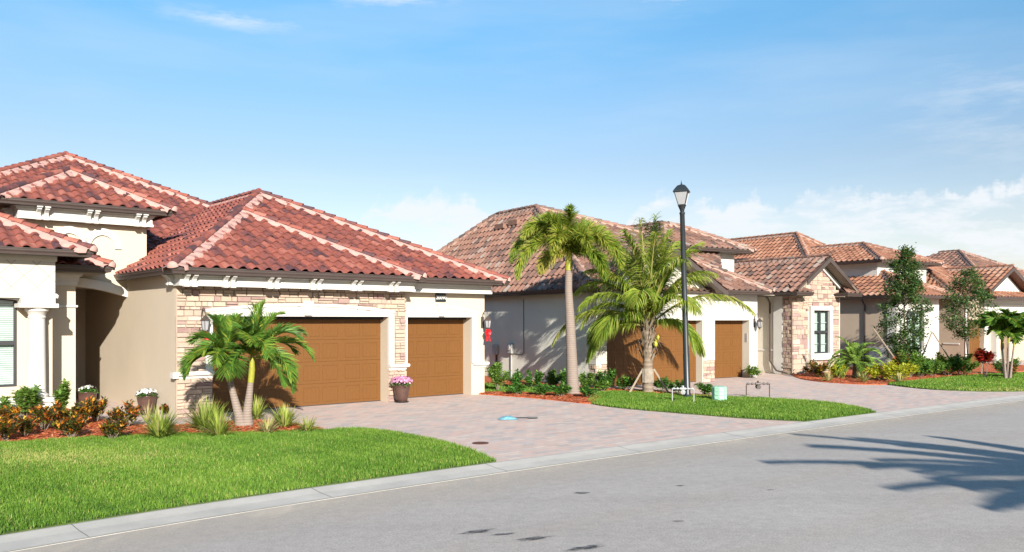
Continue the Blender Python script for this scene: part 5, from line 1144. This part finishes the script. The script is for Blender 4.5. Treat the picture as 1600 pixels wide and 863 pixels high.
for x, y, hh, rr, lb in [(-9.69, 15.91, 0.6, 0.3, 'orange and dark croton cut by the left picture edge at the lawn'),
        (-10.77, 17.76, 0.66, 0.3, 'dark purple croton at the far left, behind the orange one at the lawn edge'),
        (-9.65, 16.51, 0.52, 0.26, 'small croton with bare stems, second from the left at the lawn edge'),
        (-9.82, 17.46, 0.66, 0.36, 'wide olive green croton in front of the bushy green shrub'),
        (-9.83, 18.18, 0.68, 0.33, 'dark croton with orange tips directly below the slim light green shrub'),
        (-8.63, 16.34, 0.6, 0.32, 'bright orange croton with bare grey stems at the lawn edge'),
        (-9.40, 18.18, 0.66, 0.28, 'dark leaved croton left of and touching the one before the left pot'),
        (-9.43, 18.86, 0.72, 0.3, 'yellow orange croton right in front of the left porch pot'),
        (-8.29, 17.87, 0.66, 0.36, 'round orange croton standing apart on open red mulch'),
        (-7.76, 16.16, 0.48, 0.26, 'small green and orange croton joined to the lone round one'),
        (-8.43, 20.37, 0.3, 0.16, 'tiny dark red croton at the foot of the cream side wall')]:
    bush('croton_shrub', lb, 'shrub', (x, y), hh*.76, rr, 330, .115, .042, M['croton'], CR, up=1.1, tint=cr_t, stems=11)
GS = 'green shrubs beside the porch'
bush('leafy_shrub', 'bushy green shrub under the window, left of the column base', 'shrub', (-11.08, 18.86), 1.0, .36, 620, .12, .055, M['shrub_light'], GS, up=.4, stems=9)
bush('leafy_shrub', 'slim light green shrub in front of the wall right of the column', 'shrub', (-10.33, 19.09), 1.08, .25, 420, .12, .055, M['shrub_light'], GS, up=.6, stems=6, lo=.3)
bush('leafy_shrub', 'green shrub cut by the left picture edge beside the window', 'shrub', (-11.44, 18.52), .75, .3, 260, .12, .055, M['shrub_light'], GS, up=.4)
def tuft(label, x, y, hgt, n, spread, r0=.5, group='yellow green grass tufts in the front mulch bed', dry=.12, w=.022, sc=1.0):
    t = MB(); w *= 1.35
    for i in range(int(n*1.6)):
        a = rng.uniform(0, 6.28); q = spread*.25*rng.random(); el = rng.uniform(.35, 1.5); d = Vector((math.cos(a)*math.cos(el), math.sin(a)*math.cos(el), math.sin(el)))
        blade(t, (math.cos(a)*q, math.sin(a)*q, 0), d, hgt*rng.uniform(.6, 1.15), w, 1.0 if rng.random() < dry else min(.9, max(0, rng.gauss(r0, .2))), rng.uniform(.2, 1.1), 4)
    o = t.build('ornamental_grass', M['spiky'], loc=(x, y, .03)); tag(o, label, 'plant', group); return o
tuft('broad yellow green grass tuft left of the path end, in front of the right porch pot', -6.94, 16.42, .62, 190, .4)
tuft('largest grass tuft, full and green, left of the twin palm trunks', -6.46, 17.56, .70, 260, .5, .42)
tuft('narrow upright grass tuft in front of the largest one, at the lawn edge', -5.86, 16.60, .62, 90, .2, .55)
tuft('grass tuft right behind the twin palm trunks', -5.99, 19.46, .55, 120, .3, .45)
tuft('dry brownish little grass tuft at the lawn edge right of the twin palm', -5.02, 17.07, .36, 80, .25, .5, dry=.75)
tuft('medium yellow green grass tuft at the driveway side of the bed', -4.92, 17.97, .52, 140, .35, .6)
tuft('small grass tuft at the right tip of the mulch bed', -4.25, 17.26, .36, 80, .25, .6)
tuft('thin dry seed stalks standing in front of the right porch pot', -8.36, 19.09, .48, 26, .15, .9, dry=.8, w=.01)
HG = 'low shrubs in the beds along the sage wall'
for x, y, hh, rr, n, lb, m in [(-.42, 27.1, 1.02, .36, 520, 'tall bright green shrub against the corner of the first house', 'shrub_light'), (.1, 28.2, .62, .34, 300, 'dark shrub between the tall bright one and the conduit', 'shrub'),
        (.75, 28.3, .60, .32, 280, 'shrub below the meter box by the sage wall', 'shrub'), (1.35, 28.1, .66, .33, 300, 'shrub left of the slim palm trunk by the sage wall', 'shrub_light'),
        (1.75, 27.7, .60, .30, 280, 'shrub right behind the slim palm trunk', 'shrub'), (2.55, 27.7, .60, .34, 300, 'shrub just right of the slim palm trunk', 'shrub_light'),
        (3.1, 27.9, .74, .32, 320, 'dark upright shrub at the shaded stone pier of the second house', 'shrub'), (3.75, 27.5, .42, .30, 240, 'low shrub left of the propped coconut trunk', 'shrub'), (2.95, 27.1, .38, .25, 200, 'small light shrub before the dark upright one', 'shrub_light'),
        (.15, 25.95, .34, .3, 240, 'small spreading shrub in the front mulch strip, nearest the first house', 'shrub'), (.95, 25.6, .34, .32, 240, 'spreading shrub in the middle of the front mulch strip', 'shrub'),
        (1.5, 25.25, .34, .27, 220, 'small shrub touching the foot of the slim palm', 'shrub'), (2.3, 24.9, .36, .22, 200, 'small dark shrub at the lawn corner right of the slim palm', 'shrub'),
        (4.95, 27.2, .40, .3, 220, 'low shrub right of the propped coconut trunk', 'shrub'), (5.2, 25.95, .46, .25, 220, 'shrub directly left of the lamp post foot', 'shrub'), (6.0, 25.7, .36, .3, 220, 'round shrub between the lamp post and the mint green box', 'shrub'),
        (9.75, 33.6, .46, .34, 260, 'shrub with yellow flowers at the corner right of the single brown door', 'shrub_light')]:
    bush('low_shrub', lb, 'shrub', (x, y), hh*1.05, rr*1.2, int(n*1.3), .11, .055, M[m], HG, up=.3, stems=8)
FG = 'shrubs in the far planting bed'
for x, y, hh, rr, n, lb, m in [(14.15, 31.6, .62, .5, 520, 'golden yellow shrub right of the feathery palm', 'gold'), (14.95, 32.3, .66, .5, 520, 'golden yellow shrub at the foot of the dense tree', 'gold'), (13.0, 33.3, .6, .35, 320, 'golden green shrub left of the feathery palm', 'gold'),
        (12.35, 33.8, .65, .33, 300, 'dark reddish croton left of the feathery palm, by the stone wall', 'croton'), (15.9, 33.4, 1.0, .5, 520, 'tall green shrub right of the dense tree under the window', 'shrub_light'), (16.6, 33.8, .75, .45, 420, 'green shrub between the two young trees', 'shrub'),
        (17.3, 34.2, .8, .45, 420, 'green shrub left of the second young tree', 'shrub_light'), (18.2, 34.7, .75, .5, 420, 'dark green shrub below the second young tree', 'shrub'), (19.0, 35.0, .9, .5, 480, 'green shrub right of the second young tree trunk', 'shrub_light'),
        (18.5, 35.6, 1.0, .35, 300, 'yellow leafed shrub by the fourth house door', 'gold'), (16.3, 34.8, .95, .35, 320, 'dark croton before the third house corner', 'croton'), (20.0, 33.6, .55, .4, 300, 'dark red low shrub at the palm clump', 'croton'), (21.3, 35.5, .6, .5, 320, 'green shrub at the right picture edge below the palm clump', 'shrub')]:
    bush('far_shrub', lb, 'shrub', (x, y), hh*1.05, rr*1.45, int(n*1.6), .13, .065, M[m], FG, up=.3, stems=9)
bush('red_plant', 'bright red leafed plant against the wall left of the palm clump', 'plant', (18.95, 33.3), 1.15, .42, 300, .26, .08, M['redplant'], None, up=.5, stems=6, lo=.6)
for x, y, lb in ((12.0, 31.6, 'dry low spiky plant at the left end of the far mulch'), (13.1, 31.0, 'dry spiky tuft in the middle of the far mulch'), (14.2, 30.55, 'small dry tuft at the lawn edge of the far mulch')): tuft(lb, x, y, .45, 40, .3, .5, 'dry spiky tufts in the far mulch', dry=.6, w=.03)

def leafy_tree(name, label, x, y, H, prof, n, L, w, mat, trunks, seed, sc_=1.0, off_=0.0):
    t = thing(name, label, 'tree', (x, y, 0)); tb = MB()
    for a in trunks: tb.tube(a, [.045, .036, .028, .014][:len(a)], 7)
    fm = MB(); cl = []; n = int(n*2.0); L *= 1.1; w *= 1.2
    k = 0
    while k < 190:
        z = rng.uniform(.08, 1.0)*H; rr = prof(z/H)
        if rr <= 0: continue
        a = rng.uniform(0, 6.28); q = rr*math.sqrt(rng.uniform(.08, 1)); c = Vector((math.cos(a)*q+off_*z, math.sin(a)*q, z)); cl.append((c, rng.uniform(.13, .26))); k += 1
        if rng.random() < .55: tb.tube([(off_*z, 0, z-.35*q-.1), c], [.012, .004], 4)
    tb.build('trunk', M['bark'], t)
    for i in range(n):
        c, s_ = rng.choice(cl); p = c+Vector((rng.gauss(0, s_*.55), rng.gauss(0, s_*.55), rng.gauss(0, s_*.5)))
        d = rnd_dir(-.5, .9)+Vector((0, 0, .25)); leaf(fm, p, d, Vector((0, 0, 1)), L*rng.uniform(.6, 1.1), w*rng.uniform(.7, 1.1), min(1, max(0, rng.gauss(.42, .22))))
    fm.build('crown', mat, t); t.scale = (sc_, sc_, sc_)
    return t
leafy_tree('broadleaf_tree', 'dense dark columnar young tree with glossy leaves in front of the third house', 17.3, 36.7, 4.95, lambda u: .12+1.0*math.sin(math.pi*min(1, max(0, (u-.06))/.94)**.78)**.85*.86 if u > .08 else 0, 5200, .15, .065, M['magnolia'],
    [[(0, 0, 0), (.02, 0, 1.2), (0, 0, 2.8), (0.02, 0, 4.6)], [(-.1, .05, 0), (-.03, .03, .9), (0, 0, 1.6)]], 1, 1.09)
leafy_tree('broadleaf_tree', 'open crowned young tree with small leaves in front of the fourth house', 19.95, 36.4, 4.35, lambda u: 0 if u < .36 else .15+.95*math.sin(math.pi*((u-.36)/.64)**.75)**.8, 3600, .13, .055, M['magnolia'],
    [[(0, 0, 0), (.02, 0, 1.2), (0, 0, 2.6), (0.02, 0, 4.0)], [(.1, .05, 0), (-.03, .03, 1.3), (-.3, 0, 2.4)]], 2, 1.03)
def stake(label, x0, y0, x1, y1, z1):
    x0, y0, x1, y1, z1 = x0*1.13, y0*1.13, x1*1.13, y1*1.13, z1*1.13
    o = MB().tube([(0, 0, 0), (x1-x0, y1-y0, z1)], .032, 5).build('tree_stake', M['wood'], loc=(x0, y0, 0)); tag(o, label, 'stake', 'wooden stakes propping the young trees')
stake('long board leaning left of the dense tree trunk', 14.8, 31.2, 13.85, 31.9, 1.75)
stake('board leaning up to the right, between the trees', 15.3, 31.6, 16.25, 32.2, 1.6)
stake('dark board leaning up to the left, between the trees', 16.95, 31.5, 16.3, 32.25, 1.6)
stake('white topped board leaning right of the open crowned tree', 18.0, 31.9, 18.5, 32.6, 1.55)

# ------------------------------------------------------------------ small things
def flowerpot(label, x, y, H, rt, rb, flowers, spread, fh, nf, nl, lmat='shrub', tall=0):
    t = thing('flower_pot', label, 'flower pot', (x, y, 0))
    p = MB().lathe([(rb*.9, 0), (rb, .01), (rb+(rt-rb)*.45, H*.35), (rb+(rt-rb)*.82, H*.72), (rt, H*.97), (rt*1.03, H*.985), (rt*1.02, H), (rt*.93, H), (rt*.9, H*.9)], (0, 0, .015), 28)
    sharp(p.build('pot', M['pot'], t), 50)
    MB().lathe([(rb*1.25, 0), (rb*1.35, .03), (rb*1.2, .03)], (0, 0, .0), 24).build('saucer', M['black'], t)
    MB().lathe([(rt*.2, H*.88), (rt*.9, H*.9)], (0, 0, .01), 16).build('soil', M['shadowbox'], t)
    fm = MB(); gm = MB()
    for i in range(nl):
        a = rng.uniform(0, 6.28); q = spread*math.sqrt(rng.random()); p = Vector((math.cos(a)*q, math.sin(a)*q, H+fh*(.15+.6*(1-(q/spread)**2)*rng.random())-.03))
        leaf(gm, p, rnd_dir(-.3, 1), Vector((0, 0, 1)), .085, .045, min(1, max(0, rng.gauss(.35, .2))))
    for i in range(nf):
        a = rng.uniform(0, 6.28); q = spread*math.sqrt(rng.random()); hz = H+fh*(.35+.65*math.sqrt(max(0, 1-(q/spread)**2)))+rng.uniform(-.03, .02); c = Vector((math.cos(a)*q*1.02, math.sin(a)*q*1.02, hz)); r = rng.random()
        nrm = (Vector((c.x*.9, c.y*.9, .16)).normalized()*1.0+rnd_dir(-.2, .6)*.4).normalized(); s = nrm.orthogonal().normalized(); b = nrm.cross(s)
        for k in range(5):
            th = k*1.2566; d = s*math.cos(th)+b*math.sin(th)+nrm*.25; leaf(fm, c, d, nrm, .032, .028, min(1, max(0, r+rng.uniform(-.15, .15))))
    gm.build('leaves', M[lmat], t); fm.build('flowers', M[flowers], t)
    return t
flowerpot('tall bronze brown pot of pink flowers between the two nearest garage doors', -3.14, 23.72, .50, .235, .15, 'petal_pink', .32, .23, 330, 160)
flowerpot('brown pot of dense white flowers standing against the cream side wall', -9.08, 20.68, .46, .235, .14, 'petal_white', .24, .17, 150, 170)
flowerpot('brown pot with few white blooms and green leaves in the porch opening', -11.12, 21.75, .46, .25, .16, 'petal_white', .24, .17, 34, 280)
def bow(label, x, y, z, k=1.0):
    b = MB()
    for i in range(8):
        a = i*math.pi/4+.3; pts = [Vector((0, -.05, 0)), Vector((math.cos(a)*.10*k, -.10*k, math.sin(a)*.10*k)), Vector((math.cos(a+.3)*.13*k, -.06, math.sin(a+.3)*.13*k)), Vector((math.cos(a+.5)*.07*k, -.02, math.sin(a+.5)*.07*k)), Vector((0, -.03, 0))]
        o = len(b.v)
        for p in pts: b.v += [tuple(p+Vector((-math.sin(a)*.035*k, 0, math.cos(a)*.035*k))), tuple(p-Vector((-math.sin(a)*.035*k, 0, math.cos(a)*.035*k)))]
        for q in range(4): b.f.append((o+2*q, o+2*q+1, o+2*q+3, o+2*q+2)); b.r.append(.5)
    for sx in (-1, 1): b.add([(0, -.05, 0), (.05*k*sx, -.06, 0), (.10*k*sx, -.07, -.30*k), (.02*k*sx, -.07, -.27*k)], [(0,1,2,3)])
    o = b.build('ribbon_bow', M['red'], loc=(x, y, z), rot=R(40.9)); o.modifiers.new('thick', 'SOLIDIFY').thickness = .006
    return tag(o, label, 'bow', 'red ribbon bows hanging under the lanterns')
A1, B1 = (0.75569, 0.65493), (-0.65493, 0.75569)
def aw(s, t): return (-3.3176+A1[0]*s+B1[0]*t, 23.9608+A1[1]*s+B1[1]*t)
x, y = aw(3.36, .02); bow('red ribbon bow on the lantern right of the single garage door', x, y, 1.95, .95)
x, y = aw(-5.62, -.22); bow('red ribbon bow on the lantern behind the twin palm, by the stone pier', x, y, 1.95, .95)

def street_lamp():
    t = thing('street_lamp', 'tall black lamp post with four sided lantern at the middle lawn', 'street lamp', (5.28, 25.05, 0)); t.rotation_euler = (0, R(-1.7), R(38))
    t.rotation_euler = (0, R(-1.6), 0)
    p = MB(); p.lathe([(.15, 0), (.15, .05), (.115, .09), (.098, .12), (.096, 1.3), (.088, 1.34), (.084, 3.2), (.072, 5.52), (.085, 5.54), (.085, 5.58), (.06, 5.60), (.07, 5.66), (.10, 5.74), (.13, 5.80)], (0, 0, 0), 20)
    sharp(p.build('pole', M['black'], t), 40)
    f = MB(); zb, zt = 5.80, 6.20; rb, rt = .14, .285; q = R(28)
    for k in range(4):
        a = q+k*math.pi/2; f.tube([(rb*math.cos(a), rb*math.sin(a), zb), (rt*math.cos(a), rt*math.sin(a), zt)], .014, 4)
        a2 = a+math.pi/2
        for r_, z in ((rb, zb+.01), (rt, zt)): f.tube([(r_*math.cos(a), r_*math.sin(a), z), (r_*math.cos(a2), r_*math.sin(a2), z)], .016, 4)
    f.lathe([(.15, -.02), (.15, .01)], (0, 0, zb), 4, rot=q)
    f.build('lantern_frame', M['black'], t)
    MB().lathe([(.34, 0), (.335, .02), (.25, .11), (.16, .19), (.06, .22), (.02, .235), (.03, .26), (.012, .30), (.004, .36)], (0, 0, zt), 4, rot=q).build('lantern_roof', M['black'], t)
    for k in range(4):
        a, b = q+k*math.pi/2, q+(k+1)*math.pi/2; i_ = .965
        MB().add([(rb*i_*math.cos(a), rb*i_*math.sin(a), zb+.01), (rb*i_*math.cos(b), rb*i_*math.sin(b), zb+.01), (rt*i_*math.cos(b), rt*i_*math.sin(b), zt), (rt*i_*math.cos(a), rt*i_*math.sin(a), zt)], [(0,1,2,3)]).build('lantern_pane', M['frost'], t)
street_lamp()
def pipes(label, x, y, W_, H, mat, rz):
    t = thing('pipe_stand', label, 'pipe stand', (x, y, 0), rz, 'metal pipe stands with valves in the middle lawn')
    MB().tube([(-W_/2, 0, 0), (-W_/2, 0, H-.03), (-W_/2+.02, 0, H)], .017, 8).build('leg', M[mat], t); MB().tube([(W_/2, 0, 0), (W_/2, 0, H-.03), (W_/2-.02, 0, H)], .017, 8).build('leg', M[mat], t)
    b = MB().tube([(-W_/2-.01, 0, H), (W_/2+.01, 0, H)], .017, 8)
    for q in (-.42, -.25, .25, .42): b.tube([(q*W_-.025, 0, H), (q*W_+.025, 0, H)], .03, 8); b.tube([(q*W_, 0, H), (q*W_, 0, H+.045)], .012, 6)
    b.build('crossbar', M[mat], t)
    v = MB(); v.tube([(-.08, 0, H), (.08, 0, H)], .038, 10); v.tube([(0, 0, H-.01), (0, 0, H+.09)], .03, 8); v.tube([(0, .06, H-.09), (0, -.08, H-.09)], .065, 12)
    for a in range(6): v.tube([(.07*math.cos(a*1.047), -.08, H-.09+.07*math.sin(a*1.047)), (0, -.08, H-.09)], .012, 4)
    v.build('valve', M['steel' if mat == 'steel' else 'bronze'], t)
pipes('grey metal pipe stand right in front of the lamp post', 4.84, 23.55, .60, .40, 'steel', R(-8))
pipes('dark bronze metal pipe stand right of the mint green box', 7.42, 25.1, .72, .42, 'bronze', R(5))
def green_box():
    t = thing('utility_box', 'mint green plastic utility box with vents in the middle lawn', 'utility box', (5.98, 24.0, 0), R(20))
    b = MB(); b.lathe([(.225, 0), (.215, .40), (.20, .425), (.14, .44)], (0, 0, 0), 10, rot=R(18)); bevel(b.build('housing', M['greenbox'], t), .01)
    for k in range(3):
        for m_ in range(3):
            a = R(180+18+36*m_); a2 = R(180+18+36*(m_+1)); z = .08+k*.115
            q = .222-.01*k; mx, my = (math.cos(a)+math.cos(a2))/2*q, (math.sin(a)+math.sin(a2))/2*q; l = MB(); th = (a+a2)/2+math.pi/2; c, s_ = math.cos(th), math.sin(th); wd = .05
            l.add([(mx-c*wd, my-s_*wd, z+.07), (mx+c*wd, my+s_*wd, z+.07), (mx+c*wd+math.cos(th-math.pi/2)*.025, my+s_*wd+math.sin(th-math.pi/2)*.025, z), (mx-c*wd+math.cos(th-math.pi/2)*.025, my-s_*wd+math.sin(th-math.pi/2)*.025, z),
                   (mx-c*wd, my-s_*wd, z), (mx+c*wd, my+s_*wd, z)], [(0,1,2,3), (1,5,2), (0,3,4), (3,2,5,4)]); l.build('vent', M['greenbox'], t)
green_box()
def bag():
    b = MB(); n, m = 13, 9
    for j in range(m):
        for i in range(n):
            u, v = i/(n-1)-.5, j/(m-1)-.5; e = max(0, 1-(2*abs(u))**2.5)*max(0, 1-(2*abs(v))**2.5)
            b.v.append((u*.44+rng.uniform(-.015, .015), v*.30+rng.uniform(-.015, .015), .008+.085*e*rng.uniform(.45, 1.1)))
    for j in range(m-1):
        for i in range(n-1): b.f.append((j*n+i, j*n+i+1, (j+1)*n+i+1, (j+1)*n+i)); b.r.append(.5)
    o = b.build('plastic_bag', M['blue'], loc=(-.10, 19.65, 0), rot=R(15), smooth=True); tag(o, 'crumpled light blue plastic bag lying on the pink driveway', 'bag')
    s = MB().tube([(-.25, 0, .03), (.1, .01, .035), (.28, 0, .03)], [.012, .012, .010], 6); s.tube([(.05, .005, .033), (.29, 0, .03)], .02, 8); s = s.build('stick', M['black'], loc=(.32, 19.72, 0), rot=R(4)); tag(s, 'short dark stick lying beside the blue bag on the driveway', 'stick')
bag()
lid = MB().lathe([(.16, 0), (.16, .008), (.145, .010), (.14, .006), (.01, .006)], (0, 0, 0), 24).build('drain_lid', M['rust'], loc=(-.60, 15.85, 0)); tag(lid, 'small round rusty drain lid set in the driveway near the lawn tip', 'lid')
def stain_mat():
    m, nt, b = nodes('oil_mark'); b.inputs['Base Color'].default_value = (0.035, 0.034, 0.036, 1); b.inputs['Roughness'].default_value = 0.6
    at = nn(nt, 'ShaderNodeAttribute', attribute_name='rnd'); tr = nn(nt, 'ShaderNodeBsdfTransparent'); mx = nn(nt, 'ShaderNodeMixShader')
    f = nn(nt, 'ShaderNodeMath', operation='MULTIPLY'); nt.links.new(at.outputs['Fac'], f.inputs[0]); nt.links.new(ramp(nt, noise(nt, 14, 6, 0.75), [(0.38, (0, 0, 0)), (0.56, (1, 1, 1))]), f.inputs[1])
    nt.links.new(f.outputs[0], mx.inputs[0]); nt.links.new(tr.outputs[0], mx.inputs[1]); nt.links.new(b.outputs[0], mx.inputs[2]); nt.links.new(mx.outputs[0], nt.nodes['Material Output'].inputs[0]); return m
SM = stain_mat()
def stain(x, y, rx, ry, rz, seed):
    rr = random.Random(seed); n = 22; mb = MB(); R_ = [1+rr.uniform(-.3, .3) for _ in range(n)]; rings = [0, .35, .6, .8, 1.0, 1.2]
    for k in range(5):
        for i in range(n):
            a, b = 2*math.pi*i/n, 2*math.pi*(i+1)/n; p = lambda q, t, w: (rx*1.3*q*w*math.cos(t), ry*1.3*q*w*math.sin(t), 0); w0, w1 = R_[i], R_[(i+1) % n]
            mb.add([p(rings[k], a, w0), p(rings[k+1], a, w0), p(rings[k+1], b, w1), p(rings[k], b, w1)], [(0, 1, 2, 3)], (.95, .9, .7, .4, .15)[k])
    o = mb.build('road_stain', SM, loc=(x, y, -.0185), rot=rz); struct(o)

for a in ((-.39, 9.31, .16, .05, .5, 1), (.24, 9.02, .15, .045, .4, 2), (.77, 8.66, .17, .05, .5, 3), (.96, 11.4, .10, .04, .3, 4), (1.96, 9.8, .05, .02, .2, 5), (-.1, 9.2, .10, .03, .4, 6), (2.4, 11.9, .05, .03, .2, 7), (3.6, 11.6, .04, .02, .4, 9)): stain(*a)
